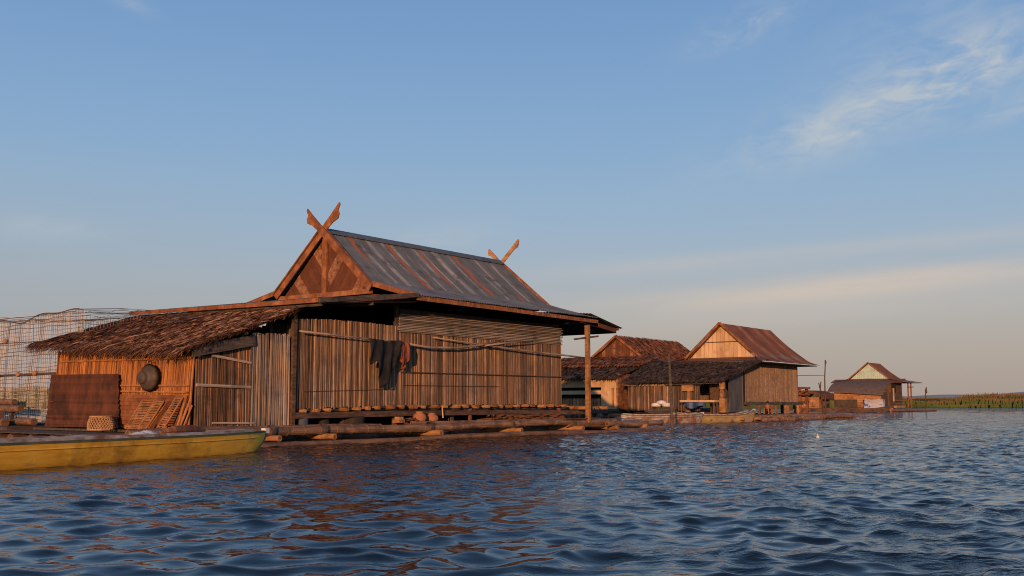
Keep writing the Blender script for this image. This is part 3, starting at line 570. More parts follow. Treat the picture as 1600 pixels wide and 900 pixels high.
single('trousers', 'black', 'black trousers hung over the washing pole on the long wall', 'trousers', trous, F1, (3.3, -.34, 1.7), smooth=True)
single('shirt', 'redcloth', 'small faded red cloth hanging beside the black trousers', 'cloth', lambda mb: cloth(mb, 4.15, 4.5, -.33, lambda u: 3.16, lambda u: 2.25+.35*abs(u-.5)*2, 14, 14), F1, (4.3, -.33, 2.25), smooth=True)
# vessels under the floor
def vessel(name, m, lab, cat, c, prof, group=None, n=20):
    single(name, m, lab, cat, lambda mb: mb.lathe(prof, c, n, .5), F1, c, group, True)
vessel('drum', 'navy', 'faded blue plastic drum under the near end of the house floor', 'drum', (.35, .0, .42), [(.001, 0), (.17, 0), (.18, .04), (.175, .2), (.18, .32), (.165, .36), (.001, .36)])
vessel('cooking_pot', 'iron', 'black cooking pot under the floor between the blue drum and the wide barrel', 'pot', (1.35, .15, .42), [(.001, 0), (.13, .0), (.17, .1), (.16, .25), (.18, .28), (.001, .28)])
vessel('barrel', 'iron', 'wide dark barrel under the near half of the house floor', 'barrel', (2.55, .2, .42), [(.001, 0), (.4, 0), (.42, .05), (.4, .2), (.42, .33), (.001, .33)])
single('wood_block', 'logend', 'short square wood block resting on the raft log right of the wide barrel', 'block', lambda mb: (mb.box(3.72, 3.98, -.75, -.45, .54, .64, .7), mb.box(3.76, 3.96, -.7, -.5, .64, .73, .9)), F1, (3.85, -.6, .54))
potp = [(.001, 0), (.1, .0), (.19, .06), (.235, .16), (.215, .27), (.13, .34), (.11, .36), (.13, .39), (.1, .385), (.08, .34)]
vessel('clay_pot', 'pot', 'round clay pot under the floor, left of the pair', 'clay pot', (5.0, -.45, .50), potp)
vessel('clay_pot', 'pot', 'round clay pot under the floor, lying right of its twin', 'clay pot', (5.65, -.42, .50), [(r*.95, z*.85) for r, z in potp])
# firewood: individual sticks
def stick_proto(mb): mb.path([(-.3, 0, 0), (0, .01, .012), (.3, 0, 0)], [.035, .04, .03], 6, None)
fw = MB(); stick_proto(fw)
M['fire'] = mat('split_firewood', (.04, .018, .01), (.26, .12, .06), gamt=.5, bump=.2)
first = setprops(fw.build('firewood', M['fire'], fr=F1, base=(0, 0, 0)), 'split firewood stick heaped under the far half of the house floor', 'firewood', 'firewood heaped under the far half of the floor')
n = 0
for lay in range(3):
    for k in range(19-lay):
        o = first if n == 0 else first.copy()
        if n: col.objects.link(o)
        t = 8.55+k*.275+lay*.12+random.uniform(-.06, .06); o.location = F1((t, -.32+random.uniform(-.08, .08), .50+lay*.085+random.uniform(0, .02)))
        o.rotation_euler = (random.uniform(-.3, .3), random.uniform(-.3, .3), AZ+R(90)+random.uniform(-.9, .9)); n += 1
for k in range(9):
    o = first.copy(); col.objects.link(o); o.location = F1((4.1+k*.09, -.5+random.uniform(-.12, .12), .50+.05*(k % 3)+.02)); o.rotation_euler = (random.uniform(-.3, .3), random.uniform(-.3, .3), AZ+random.uniform(-.8, 1.5))
    setprops(o, 'split firewood stick in the small heap left of the clay pots', 'firewood', 'firewood left of the clay pots')
# mooring pole in the water at the far raft tip
mp_ = WORLD
single('mooring_pole', 'woodg', 'tall weathered mooring pole standing in the water at the far tip of the log raft', 'pole', lambda mb: mb.path([(7.0, 44.6, -.6), (6.97, 44.6, 1.2), (6.9, 44.6, 3.35)], [.075, .065, .055], 8, .55), WORLD, (7.0, 44.6, -.1))
single('fishing_float', 'white', 'tiny white fishing float bobbing on the open water', 'float', lambda mb: (mb.lathe([(.001, -.04), (.05, -.02), (.06, .03), (.045, .07), (.02, .08), (.018, .13), (.001, .13)], (10.3, 34.5, .0), 12, .9)), WORLD, (10.3, 34.5, -.02), smooth=True)

# ------------------------------------------------------------------ wire net cage
NC = thing('net_cage', 'tall wire-mesh fish cage behind the thatched hut at the left edge', 'cage', F1, (-1, 10, .4))
def net_face(mb, P, axis, a0, a1, z0, ztf, pitch, r=.0075):
    n = int((a1-a0)/pitch)
    for i in range(n+1):
        a = a0+(a1-a0)*i/n; zt = ztf(a); pts = []
        for j in range(7):
            u = j/6; wv = .03*math.sin(a*2.3+u*5)+.02*math.sin(a*5+u*9); z = z0+(zt-z0)*u
            pts.append((P+wv, a+.02*math.sin(u*7+a*3), z) if axis == 'y' else (a+.02*math.sin(u*7+a*3), P+wv, z))
        mb.path(pts, r*random.choice((.8, 1, 1, 1.5)), 3, None, False)
    zt = max(ztf(a0+(a1-a0)*i/20) for i in range(21)); m = int((zt-z0)/pitch)
    for j in range(m+1):
        z = z0+(zt-z0)*j/m; pts = []
        for i in range(31):
            a = a0+(a1-a0)*i/30
            if z <= ztf(a)+.01:
                zz = z+.02*math.sin(a*3+j)+.01*math.sin(a*7.7+j*2); wv = .03*math.sin(a*2.3+5*(z-z0)/4)
                pts.append((P+wv, a, zz) if axis == 'y' else (a, P+wv, zz))
        if len(pts) > 1: mb.path(pts, r*random.choice((.8, 1, 1, 1.5)), 3, None, False)
ztop = lambda a: 4.05+.12*math.sin((a-7)*1.05)+.06*math.sin(a*2.7)
M['netlight'] = mat('pale_nylon_netting', (.4, .38, .35), (.6, .58, .55), gamt=.3, bump=0, rough=.8)
part('netting', 'netlight', NC, lambda mb: net_face(mb, -2.48, 'y', 7.3, 14.5, .5, ztop, .06, .0055))
part('wire_mesh', 'net', NC, lambda mb: net_face(mb, -2.53, 'y', 7.3, 14.5, .5, ztop, .13))
part('back_net', 'net', NC, lambda mb: net_face(mb, 1.5, 'y', 7.9, 14.5, .5, lambda a: 4.35+.08*math.sin(a), .12))
part('side_net', 'net', NC, lambda mb: net_face(mb, 7.3, 'x', -2.5, 1.5, .5, lambda a: 4.1+.06*a, .12))
def w_(mb):
    for k in range(26):
        a = 7.4+k*.28; mb.path([(-2.5, a, ztop(a)), (-1, a, ztop(a)+.14), (1.5, a, 4.35)], .007, 3, None, False)
    for k in range(1, 5):
        t = -2.5+k*.8; mb.path([(t, 7.3+i*.72, ztop(7.3+i*.72)+.05*k) for i in range(11)], .008, 3, None, False)
part('top_net', 'net', NC, w_)
for q in (((-2.56, 7.3, 2.14), (-2.56, 14.5, 2.10), .045), ((-2.55, 7.3, 3.2), (-2.55, 14.5, 3.25), .015), ((1.5, 7.3, .4), (1.5, 7.3, 4.2), .04), ((-2.5, 14.5, .4), (-2.5, 14.5, 4.2), .04), ((1.5, 14.5, .4), (1.5, 14.5, 4.2), .04)):
    part('pole', 'wood', NC, lambda mb: mb.tube(q[0], q[1], q[2], q[2], 6, .3))
part('top_wire', 'wood', NC, lambda mb: mb.path([(-2.54, 7.3+i*.24, ztop(7.3+i*.24)+.01) for i in range(31)], .018, 5, .2))
part('base_board', 'woodg', NC, lambda mb: mb.box(-2.6, 1.6, 7.1, 14.8, .30, .50, .3))
for k, (w, z) in enumerate(((10.95, 2.13), (9.85, 2.15), (12.4, 2.12), (11.95, 3.3))):
    single('net_float', 'pot', ('small orange float tied to the cage rail, nearest the hut', 'small orange float tied in the middle of the cage rail', 'small orange float tied to the cage rail at the picture edge', 'round brown float stuck high up on the wire cage')[(1, 0, 2, 3)[k]], 'float', lambda mb: mb.lathe([(.001, -.09), (.06, -.07), (.09, 0), (.06, .07), (.001, .09)], (-2.63, w, z), 10, .7, Matrix.Rotation(R(90), 4, 'X') if k < 3 else None), F1, (-2.63, w, z), 'floats on the wire cage', True)
# loose logs stacked at the left
for i, (w0, w1, t, z, r, lab) in enumerate(((10.35, 14, -3.0, 1.2, .10, 'cut log on top of the log stack at the left edge'), (9.15, 14, -3.4, .98, .11, 'longest dark log of the stack, its black end pointing right'), (10.0, 14, -3.6, .76, .12, 'log with an orange lit side low in the left stack'), (7.9, 9.2, -3.6, .58, .11, 'short log lying right of the log stack'), (8.9, 14, -4.0, .55, .13, 'bottom log of the stack at the left edge'))):
    single('log', 'log', lab, 'log', lambda mb: mb.path([(t, w0, z), (t, (w0+w1)/2, z+.02), (t+.1, w1, z)], r, 10, .3), F1, (t, w0, z-r), 'logs stacked at the left edge', False)
single('stack_support', 'wood', 'dark upright crib holding up the log stack at the left edge', 'support', lambda mb: (mb.box(-4.6, -2.8, 7.6, 14.5, .28, .44, .2), mb.beam((-3.3, 10.0, .4), (-3.2, 10.0, 1.15), .12, .12, .2), mb.beam((-3.4, 12, .4), (-3.3, 12, 1.15), .12, .12, .2)), F1, (-3.4, 10.8, .28))

# ================================================================== CANOES
def canoe(name, lab, cat, bow, stern, W=.75, Hh=.46, bowH=.62, grey_at=None, grp=None, hullmat='yellow'):
    b = Vector((*bow, 0)); s_ = Vector((*stern, 0)); L = (b-s_).length; rot = math.atan2(b.y-s_.y, b.x-s_.x)
    fr = Frame(s_.x, s_.y, rot); g = thing(name, lab, cat, fr, (L/2, 0, 0), grp)
    def half(x): u = x/L; return W/2*(max(0, 1-abs(2*u-1)**3.2))**.75+.012
    def sheer(x): u = x/L; return Hh+(bowH-Hh)*max(0, (u-.72)/.28)**1.6+(bowH-Hh)*.7*max(0, (.2-u)/.2)**1.6
    def keel(x): u = x/L; return -.14+(Hh*.75+.14)*max(0, (u-.93)/.07)**2.0+(Hh*.5+.14)*max(0, (.06-u)/.06)**2
    xs = [L*i/70 for i in range(71)]
    def sec(x, q, inset=0, top=None):
        h = max(half(x)-inset, .004); zt = (sheer(x) if top is None else top(x)); zk = keel(x)+inset*.6
        # q from -1 (left gunwale) to 1 (right)
        a = abs(q); z = zk+(zt-zk)*a**1.35; y = h*math.copysign(min(1, a**.45), q)
        rk = .34*max(0, (x/L-.93)/.07)*(z-keel(L*.93))/(sheer(L)+.14)   # raked stem
        return (x+rk*0, y, z)
    qs = [-1+2*i/16 for i in range(17)]
    def tone(u, v): return .4+.3*math.sin(u*37)
    band = lambda x: sheer(x)-.033
    hull = MB(); hull.grid(lambda u, v: sec(L*u, v, 0, band), [i/90 for i in range(91)], qs, tone=lambda u, v: (.5 if (grey_at is None or u > grey_at) else .5), rust=lambda u, v: (.0+.62*max(0, 1-abs(v)*1.35) if (grey_at is None or u > grey_at) else .0))
    hull.build('hull', M[hullmat], g, smooth=True)
    inner = MB(); inner.grid(lambda u, v: sec(L*u, v, .035, band), [i/90 for i in range(91)], qs, tone=lambda u, v: .4); inner.build('inside', M['woodg'], g, smooth=True)
    gu = MB()
    for sd in (-1, 1):
        for i in range(70):
            x0, x1 = xs[i], xs[i+1]
            vs = []
            for x in (x0, x1):
                h = half(x); z = sheer(x)
                vs += [(x, sd*(h+.012), z-.035), (x, sd*(h+.014), z), (x, sd*max(h-.05, 0), z), (x, sd*max(h-.05, 0), z-.035)]
            gu.add(vs, [(0, 4, 5, 1), (1, 5, 6, 2), (2, 6, 7, 3), (3, 7, 4, 0)], .5)
    gu.build('gunwale', M['green'], g)
    dk = MB()
    for sd in (-1, 1):
        for i in range(2, 66):
            vs = []
            for x in (xs[i], xs[i+1]):
                h = half(x); z = sheer(x)+.006
                vs += [(x, sd*h*.98, z), (x, sd*max(h-.10, 0), z), (x, sd*max(h-.10, 0), z+.06), (x, sd*h*.98, z+.06)]
            dk.add(vs, [(0, 4, 5, 1), (1, 5, 6, 2), (2, 6, 7, 3), (3, 7, 4, 0)], .5)
    dk.build('coaming', M['deckgrey'], g)
    for k in (.2, .36, .52, .68, .82):
        part('thwart', 'deckgrey', g, lambda mb: mb.box(L*k-.09, L*k+.09, -half(L*k)+.04, half(L*k)-.04, sheer(L*k)-.07, sheer(L*k)-.03, .4))
    for sd in (-1, 1):
        part('rub_strake', 'green' if hullmat == 'deckgrey' else hullmat, g, lambda mb: mb.path([Vector(sec(L*u/60, sd*.86, 0, band))+Vector((0, sd*.006, 0)) for u in range(3, 58)], .011, 5, .0))
    # stem block: green tip, red edge, white top
    part('stem', 'green', g, lambda mb: mb.plate([(L-.42, sheer(L-.42)-.0), (L-.62, Hh*.55), (L-.40, keel(L-.4)-.0), (L-.10, keel(L-.1)), (L+.05, sheer(L)-.04), (L+.06, sheer(L)+.02)], 1, -.045, .045, .4))
    part('stem_edge', 'red', g, lambda mb: mb.plate([(L-.06, keel(L-.06)+.1), (L+.0, keel(L-.03)+.1), (L+.13, sheer(L)+.07), (L+.06, sheer(L)+.07)], 1, -.052, .052, .5))
    part('stem_cap', 'white', g, lambda mb: mb.box(L-.10, L+.058, -.06, .06, sheer(L)-.06, sheer(L)+.06, .9))
    return g, fr, L, sheer, half
cn, cfr, cL, csh, chf = canoe('canoe', 'long yellow wooden canoe with green edge and white-tipped bow moored at the left', 'canoe', (-5.95, 24.75), (-10.9, 13.4), W=.8, Hh=.46, bowH=.49)
single('cloth_bundle', 'white', 'crumpled white cloth lying on the yellow canoe below the basket', 'cloth', lambda mb: mb.grid(lambda u, v: (cL-4.2+.9*u, .25+.3*(v-.5), csh(cL-4)+.03+.07*math.sin(math.pi*u)*math.sin(math.pi*v)*(1+.5*math.sin(u*19+v*7))), [i/16 for i in range(17)], [i/8 for i in range(9)], thick=(0, 0, -.02), tone=lambda u, v: .8), cfr, (cL-3.8, .25, csh(cL-4)+.02), smooth=True)
single('paddle', 'orange', 'long red-brown wooden paddle lying along the yellow canoe', 'paddle', lambda mb: (mb.path([(cL-3.3, .26, csh(cL-3)+.06), (cL-2.9, .26, csh(cL-3)+.09), (cL-2.3, .26, csh(cL-3)+.09), (cL-1.9, .26, csh(cL-3)+.07), (cL-.9, .22, csh(cL-1)+.06)], [.04, .11, .12, .045, .03], 8, .6)), cfr, (cL-3.3, .26, csh(cL-3)+.03))

# ================================================================== GENERIC VILLAGE HOUSE
def planks_tri(mb, tri, T, wd=.32, tones=(.3, 1)):
    a, b = min(p[0] for p in tri), max(p[0] for p in tri); x = a
    while x < b:
        q = clip([(x+.012, tri[0][1]), (x+wd-.012, tri[0][1]), (x+wd-.012, tri[2][1]+.1), (x+.012, tri[2][1]+.1)], tri)
        if len(q) > 2: mb.plate(q, 0, T+random.uniform(0, .02), T+.05, random.uniform(*tones))
        x += wd
def house_roof(g, gt, g0, g1, zb, apex, te, zeave, roofmat, gablemat, ewn=-1.0, ewf=None, tone=None, rust=None, skirtmat=None, horiz=True, sfar=None, corrug=True):
    wm = (g0+g1)/2; ewf = g1+1.6 if ewf is None else ewf; sfar = te+.5 if sfar is None else sfar
    tone = tone or (lambda t, v: .4+.3*math.sin(int(t/.8)*9.1)); rust = rust or (lambda t, v: .1)
    pit = .3 if corrug else .6
    part('roof', roofmat, g, lambda mb: [slope(mb, a, zb, wm, apex, gt, te+.3, gt, te, tone, rust, pitch=pit, sag=.1) for a in (g0-.15, g1+.15)])
    tri = [(g0+.15, zb+.02), (g1-.15, zb+.02), (wm, apex-.2)]
    def w_(mb):
        mb.plate(tri, 0, gt+.3, gt+.33, .4); planks_tri(mb, tri, gt+.24)
    part('gable_wall', gablemat, g, w_)
    part('gable_beam', 'wood', g, lambda mb: (mb.beam((gt+.2, g0, zb-.03), (gt+.2, g1, zb-.03), .08, .12, .3), horiz and mb.beam((gt+.22, wm-(g1-g0)*.24, zb+(apex-zb)*.46), (gt+.22, wm+(g1-g0)*.24, zb+(apex-zb)*.46), .03, .06, .3)))
    part('barge_board', 'orange', g, lambda mb: [mb.beam((gt-.02, a, zb-.02), (gt-.02, wm, apex+.02), .05, .17, .6) for a in (g0-.2, g1+.2)])
    sm = skirtmat or roofmat
    part('skirt_roof', sm, g, lambda mb: (slope(mb, ewn, zeave, g0-.1, zb+.05, gt-1.6, sfar, gt-.2, te+.3, tone, rust, pitch=pit, sag=.05, nv=3), slope(mb, ewf, zeave, g1+.1, zb+.05, gt-1.6, sfar, gt-.2, te+.3, tone, rust, pitch=pit, sag=.05, nv=3)))
    part('porch_roof', sm, g, lambda mb: mb.grid(lambda u, v: (gt+.4-2.2*u, ewn+(ewf-ewn)*v, zb-.02-(zb-zeave+.08)*u-.0*v), [0, 1], [i/30 for i in range(31)], thick=(0, 0, -.05), tone=lambda u, v: .3+.2*math.sin(v*60)))
    if gablemat != 'panel': part('ceiling', 'under', g, lambda mb: mb.box(gt-1.4, sfar-.2, ewn+.1, ewf-.1, zeave-.10, zeave-.04, .4))

# ---- house 3 : cream gable, rusty iron roof
F3 = Frame(15.97, 70)
H3 = thing('floating_house', 'floating house with pale plank gable and rust-red corrugated roof', 'house', F3, (0, 0, .1))
def t3(t, v): return .38+.34*math.sin(int(t/.4)*5.3)+.2*math.sin(int(t/.75)*3.1+v*2)
def r3(t, v): return (.3 if v < .12 else .1)+(.15 if int(t/.75) % 3 == 0 and v < .4 else 0)
house_roof(H3, 1.7, -.1, 5.2, 4.45, 6.95, 10.9, 4.12, 'tinrust', 'gablepale', ewn=-1.1, tone=t3, rust=r3, sfar=11.4)
part('wall', mat('woven_bamboo_wall', (.10, .07, .052), (.26, .185, .135), grain=(5, 5, 5), gamt=.6, stain=(.08, .062, .05), hi=(.17, .12, .088), bump=.3), H3, lambda mb: (cane_wall(mb, 'x', 0, 9.6, 0, 1.3, 4.0, pitch=.14, n=5), mb.box(0, 9.6, .05, 6.3, 1.25, 4.1, .3)))
part('floor_beam', 'woodg', H3, lambda mb: mb.beam((-.3, -.15, 1.2), (10.2, -.15, 1.2), .1, .2, .3))
for t in (.4, 2.2, 4.4, 5.2, 7.0, 7.4, 9.4):
    part('post', 'logend' if t > 4 else 'wood', H3, lambda mb: mb.beam((t, -.1, .45), (t, -.1, 1.15), .16, .16))
part('door', 'under', H3, lambda mb: mb.box(-.45, .35, -.04, .0, 1.0, 3.6, .2))
part('side_panel', 'greytin', H3, lambda mb: (mb.box(-2.55, -.5, -.06, -.0, .6, 3.2, .3), mb.plate([(-2.55, 3.2), (-.5, 3.2), (-.5, 3.75)], 1, -.06, 0, .3), mb.beam((-.47, -.08, .5), (-.47, -.08, 3.6), .06, .05, .9)))
part('rope_line', 'net', H3, lambda mb: (mb.tube((9.5, -.1, 3.3), (11.6, -1.4, 3.35), .03, .02, 6, .2)))
K3 = thing('thatched_hut', 'dark thatched lean-to with bamboo front wall before the pale-gabled house', 'hut', F3, (-4, 3, .5))
part('roof', 'thatchd', K3, lambda mb: thatch(mb, (-4.7, -.7, 2.68), (-4.7, 6.9, 2.68), (.3, 7.6, 4.2), (.3, -1.2, 4.12), rows=18, per_m=16, L=.6, width=.08, lift=.03, fringe=.4))
part('wall', 'cane', K3, lambda mb: (cane_wall(mb, 'y', 3.4, 6.8, -4.0, .7, 2.75, pitch=.12, n=5), mb.box(-3.95, -3.9, 3.4, 6.8, .7, 2.8, .3)))
part('wall', 'cane_dark', K3, lambda mb: (cane_wall(mb, 'y', 1.4, 3.4, -3.98, .7, 2.7, pitch=.12, n=5), mb.box(-3.94, -3.9, 1.4, 3.4, .7, 2.8, .3)))  # right part of the same front wall, its shadow put into darker canes
for q in ((-3.3, -3.2, -.1, 1.0, .6, 2.8, .3), (-3.3, -.1, 6.5, 6.6, .6, 2.8, .3), (-3.9, -2.6, .0, .06, .6, 2.0, .5)):
    part('wall', 'wood', K3, lambda mb: mb.box(*q))
part('batten', 'gablepale', K3, lambda mb: mb.beam((-4.08, 1.2, 2.42), (-4.08, 7.0, 2.45), .06, .07, .9))
part('awning', 'greytin', K3, lambda mb: mb.beam((-4.5, -.2, 2.5), (-4.4, 3.6, 2.45), .3, .05, .8))
part('post', 'logend', K3, lambda mb: (mb.beam((-4.2, -.35, .6), (-4.2, -.3, 2.7), .2, .2, .5), mb.box(-4.4, -4.05, -.6, -.2, .6, 1.5, .6), mb.box(-4.35, -4.1, -.5, -.2, 2.1, 2.6, .8)))
part('post', 'logend', K3, lambda mb: (mb.beam((-4.25, 2.1, .6), (-4.2, 2.0, 2.5), .22, .22, .5), mb.box(-4.4, -4.2, 1.7, 2.5, 2.0, 2.45, .7)))
part('lumber', 'wood', K3, lambda mb: mb.box(-3.9, -.3, .1, 6.5, .45, .6, .2))
tb = thing('table', 'low wooden bench with a pale plank top on the far landing stage', 'bench', F3, (-4.9, .9, .5))
part('top', 'gablepale', tb, lambda mb: mb.box(-5.3, -4.6, -.3, 2.2, 1.28, 1.4, .6))
for a, b in ((-5.2, -.2), (-4.7, -.2), (-5.2, 2.1), (-4.7, 2.1)):
    part('leg', 'wood', tb, lambda mb: mb.beam((a, b, .5), (a, b, 1.28), .09, .09))
single('tarpaulin', 'blue', 'bright blue tarpaulin hanging under the bench of the far landing stage', 'tarpaulin', lambda mb: mb.grid(lambda u, v: (-5.36+.06*math.sin(u*13), .3+1.5*u, .95+.1*math.sin(u*7)+(.3-.1*math.sin(u*7))*v), [i/14 for i in range(15)], [0, .5, 1], thick=(.03, 0, 0), tone=lambda u, v: .5+.4*math.sin(u*20)), F3, (-5.36, 1.4, .6))
single('sack_bundle', 'white', 'white sacks heaped at the foot of the dark hut wall by the mooring pole', 'sacks', lambda mb: [mb.lathe([(.001, 0), (.3, .02), (.36, .12), (.3, .24), (.001, .3)], (-5.0-.1*k, 3.3+.35*k, .95+.16*(k % 2)), 10, .6+.1*k) for k in range(3)], F3, (-5, 3.6, .95), smooth=True)
single('crate', 'woodg', 'dark heap of planks under the white sacks beside the blue tarpaulin', 'planks', lambda mb: [mb.beam((-5.2+.06*k, 2.6, .55+.07*k), (-5.1, 4.6+.3*math.sin(k), .57+.07*k), .3, .05) for k in range(6)], F3, (-5.1, 3.5, .5))
R3 = thing('bamboo_raft', 'log raft carrying the pale-gabled house, ending in a tip of loose logs', 'raft', F3, (3, 0, 0))
for (t0, t1, w, z, r, tn) in ((-6, 12, -1.6, .12, .16, .4), (-2, 15, -2.0, .1, .17, .6), (-3, 17.8, -1.3, .3, .13, .7), (4, 17.2, -1.8, .28, .1, .8), (2, 18.2, -.8, .25, .15, .5), (-8, -2, -1.2, .2, .13, .3), (9, 16, -2.2, .2, .12, .4)):
    part('log', 'log', R3, lambda mb: mb.bamboo((t0, w, z), (t1, w-.02, z), r, 8, .6, tn, wob=.05), smooth=True)
for k, t in enumerate((-5, -2.5, 1.5, 5, 8.2, 11, 14, 16.5)):
    part('cross_log', 'logend', R3, lambda mb: mb.bamboo((t, 2, .25), (t, -2.2, .2), .1, 8, .5, .8), smooth=True)
part('decking', 'woodg', R3, lambda mb: ([mb.beam((-6.5, w, .42), (12.5, w, .42), .3, .05) for w in [-1+.33*k for k in range(24)]], mb.box(-6, 12, -.8, 6.8, .05, .38, .1)))
# stage behind house 3
ST = thing('landing_stage', 'small raised orange-brown timber stage just beyond the pale-gabled house', 'stage', F3, (12, 3, 0))
part('platform', 'orange', ST, lambda mb: (mb.box(11.0, 14.0, .8, 3, 1.25, 1.4, .7), mb.box(11.0, 14.2, .7, 3.2, 2.35, 2.5, .8), mb.beam((11, .7, 1.9), (14, .7, 1.9), .08, .12, .6), mb.beam((11, .7, 2.15), (14, .7, 2.2), .08, .08, .5)))
for a, b in ((11.2, .9), (13.9, .9), (13.9, 3.0), (12.4, .9)):
    part('post', 'orange', ST, lambda mb: mb.beam((a, b, .0), (a, b, 2.4), .2, .2))
# poles at far corner of house 3
single('forked_pole', 'wood', 'tall thin leaning pole that touches the eave tip of the pale-gabled house', 'pole', lambda mb: (mb.path([(11.3, -1.55, .3), (11.35, -1.5, 1.6), (11.7, -1.4, 3.2), (12.0, -1.4, 4.55)], [.065, .055, .045, .04], 7, .1), mb.path([(11.95, -1.4, 4.2), (12.2, -1.4, 4.4)], [.04, .03], 6, .1), mb.path([(11.9, -1.4, 4.15), (11.75, -1.45, 4.5)], [.04, .03], 6, .1)), F3, (11.3, -1.55, .3))
single('forked_stick', 'wood', 'shorter stick with a forked top leaning beside the tall pole on the far raft', 'pole', lambda mb: (mb.path([(11.2, -1.4, .4), (10.8, -1.4, 1.8), (10.65, -1.4, 2.3)], [.08, .07, .05], 7, .1), mb.path([(10.65, -1.4, 2.3), (10.35, -1.4, 2.75)], [.05, .035], 6, .1), mb.path([(10.65, -1.4, 2.3), (10.85, -1.4, 2.85)], [.05, .035], 6, .1)), F3, (11.2, -1.4, .4))
# canoe 2
c2 = canoe('canoe', 'smaller faded yellow canoe moored before the dark thatched hut in the middle distance', 'canoe', (15.75, 66.4), (9.6, 61.2), W=.95, Hh=.46, bowH=.78, hullmat='yellow2')
c2b = canoe('canoe', 'weathered grey-white canoe lying left of the smaller yellow one', 'canoe', (11.6, 62.2), (6.2, 58.4), W=.9, Hh=.5, bowH=.6, hullmat='deckgrey')
# person crouching
def person():
    g = thing('person', 'person crouching in a red-brown top at the bow of the smaller yellow canoe', 'person', F3, (.75, -1.35, .45))
    J = {'pel': (0, 0, .2), 'sp': (-.06, -.02, .38), 'ch': (-.12, -.03, .54), 'nk': (-.15, -.03, .66), 'hd': (-.17, -.04, .74), 'ht': (-.17, -.04, .87)}
    E = [('pel', 'sp'), ('sp', 'ch'), ('ch', 'nk'), ('nk', 'hd'), ('hd', 'ht')]; Rr = {'pel': .14, 'sp': .125, 'ch': .14, 'nk': .055, 'hd': .085, 'ht': .07}
    for s, n in ((1, 'l'), (-1, 'r')):
        J.update({n+'h': (0, .1*s, .2), n+'k': (-.34, .16*s, .42), n+'a': (-.24, .15*s, .06), n+'t': (-.38, .16*s, .03), n+'s': (-.12, .19*s-.03, .6), n+'e': (-.3, .24*s, .44), n+'w': (-.46, .12*s, .4), n+'f': (-.54, .09*s, .38)})
        Rr.update({n+'h': .1, n+'k': .065, n+'a': .042, n+'t': .035, n+'s': .06, n+'e': .042, n+'w': .03, n+'f': .03})
        E += [('pel', n+'h'), (n+'h', n+'k'), (n+'k', n+'a'), (n+'a', n+'t'), ('ch', n+'s'), (n+'s', n+'e'), (n+'e', n+'w'), (n+'w', n+'f')]
    def skin(name, keys, sc, m):
        ks = [k for k in J if k in keys]; ix = {k: i for i, k in enumerate(ks)}; me = bpy.data.meshes.new(name)
        me.from_pydata([Vector(J[k]) for k in ks], [(ix[a], ix[b]) for a, b in E if a in ix and b in ix], [])
        o = bpy.data.objects.new(name, me); col.objects.link(o); o.parent = g
        md = o.modifiers.new('s', 'SKIN'); me.skin_vertices[0].data[0].use_root = True
        for k in ks: me.skin_vertices[0].data[ix[k]].radius = (Rr[k]*sc, Rr[k]*sc)
        o.modifiers.new('u', 'SUBSURF').levels = 2; o.modifiers['u'].render_levels = 2; me.materials.append(M[m]); return o
    skin('body', list(J), 1, 'skin')
    skin('shirt', ['pel', 'sp', 'ch', 'ls', 'rs', 'le', 're'], 1.12, 'redcloth')
    skin('shorts', ['pel', 'lh', 'rh', 'lk', 'rk'], 1.13, 'black')
    g['bx'] = [0, 0, 0]
    mb = MB(); mb.lathe([(.001, .15), (.06, .135), (.095, .08), (.1, .02), (.085, -.03)], (-.155, -.04, .76), 14, .3); mb.build('hair', M['black'], g, smooth=True)
    mb = MB()
    for s in (-1, 1):
        mb.lathe([(.001, .014), (.012, 0), (.001, -.014)], (-.25, -.04+.032*s, .80), 8, .2)
    mb.build('eyes', M['black'], g)
    mb = MB(); mb.path([(-.25, -.04, .80), (-.275, -.04, .765), (-.25, -.04, .755)], [.008, .016, .01], 6, .5); mb.build('nose', M['skin'], g, smooth=True)
    for s in (-1, 1):
        mb = MB()
        for f in range(5): mb.path([(-.53, .09*s+(f-2)*.014, .38), (-.575, .09*s+(f-2)*.018, .375-.004*abs(f-2)), (-.605+.012*abs(f-2), .09*s+(f-2)*.018, .355)], [.009, .008, .006], 5, .5)
        mb.build('fingers', M['skin'], g, smooth=True)
person()

# ---- house 2 : brown thatch, behind
F2 = Frame(8.36, 76)
H2 = thing('floating_house', 'floating house with brown thatched roof and small brown gable, half hidden behind the big house', 'house', F2, (0, 0, .1))
house_roof(H2, 3.4, .5, 5.0, 4.75, 6.5, 13.8, 4.3, 'thatchb', 'panel', ewn=-1.0, ewf=6.5, sfar=14.4, corrug=False, tone=lambda t, v: random.random())
part('roof', 'thatchb', H2, lambda mb: thatch(mb, (3.4, .3, 4.8), (13.9, .3, 4.8), (13.9, 2.75, 6.55), (3.4, 2.75, 6.55), rows=12, per_m=12, L=.6, width=.1, lift=.03, fringe=.2, fringe_side=False))
part('lean_to_roof', 'thatchd', H2, lambda mb: thatch(mb, (-3.9, -1.6, 3.0), (-3.9, 6.4, 3.05), (2.2, 7.4, 4.75), (2.2, -1.9, 4.65), rows=14, per_m=12, L=.6, width=.1, lift=.03, fringe=.3))
part('lean_to_roof', 'thatchb', H2, lambda mb: thatch(mb, (-1, -1.9, 4.0), (-1, 7.4, 4.05), (3.3, 7.4, 4.95), (3.3, -1.9, 4.9), rows=6, per_m=12, L=.6, width=.1, lift=.03, fringe=.1))
for q in ((-3.5, -3.4, -1.5, 6, 2.35, 3.1, .4), (-3.5, -3.42, -1.5, 6, 1.85, 2.12, .7), (-3.53, -3.45, -1.5, -.2, .8, 2.35, .5)):
    part('wall_board', 'gablepale', H2, lambda mb: mb.box(*q))
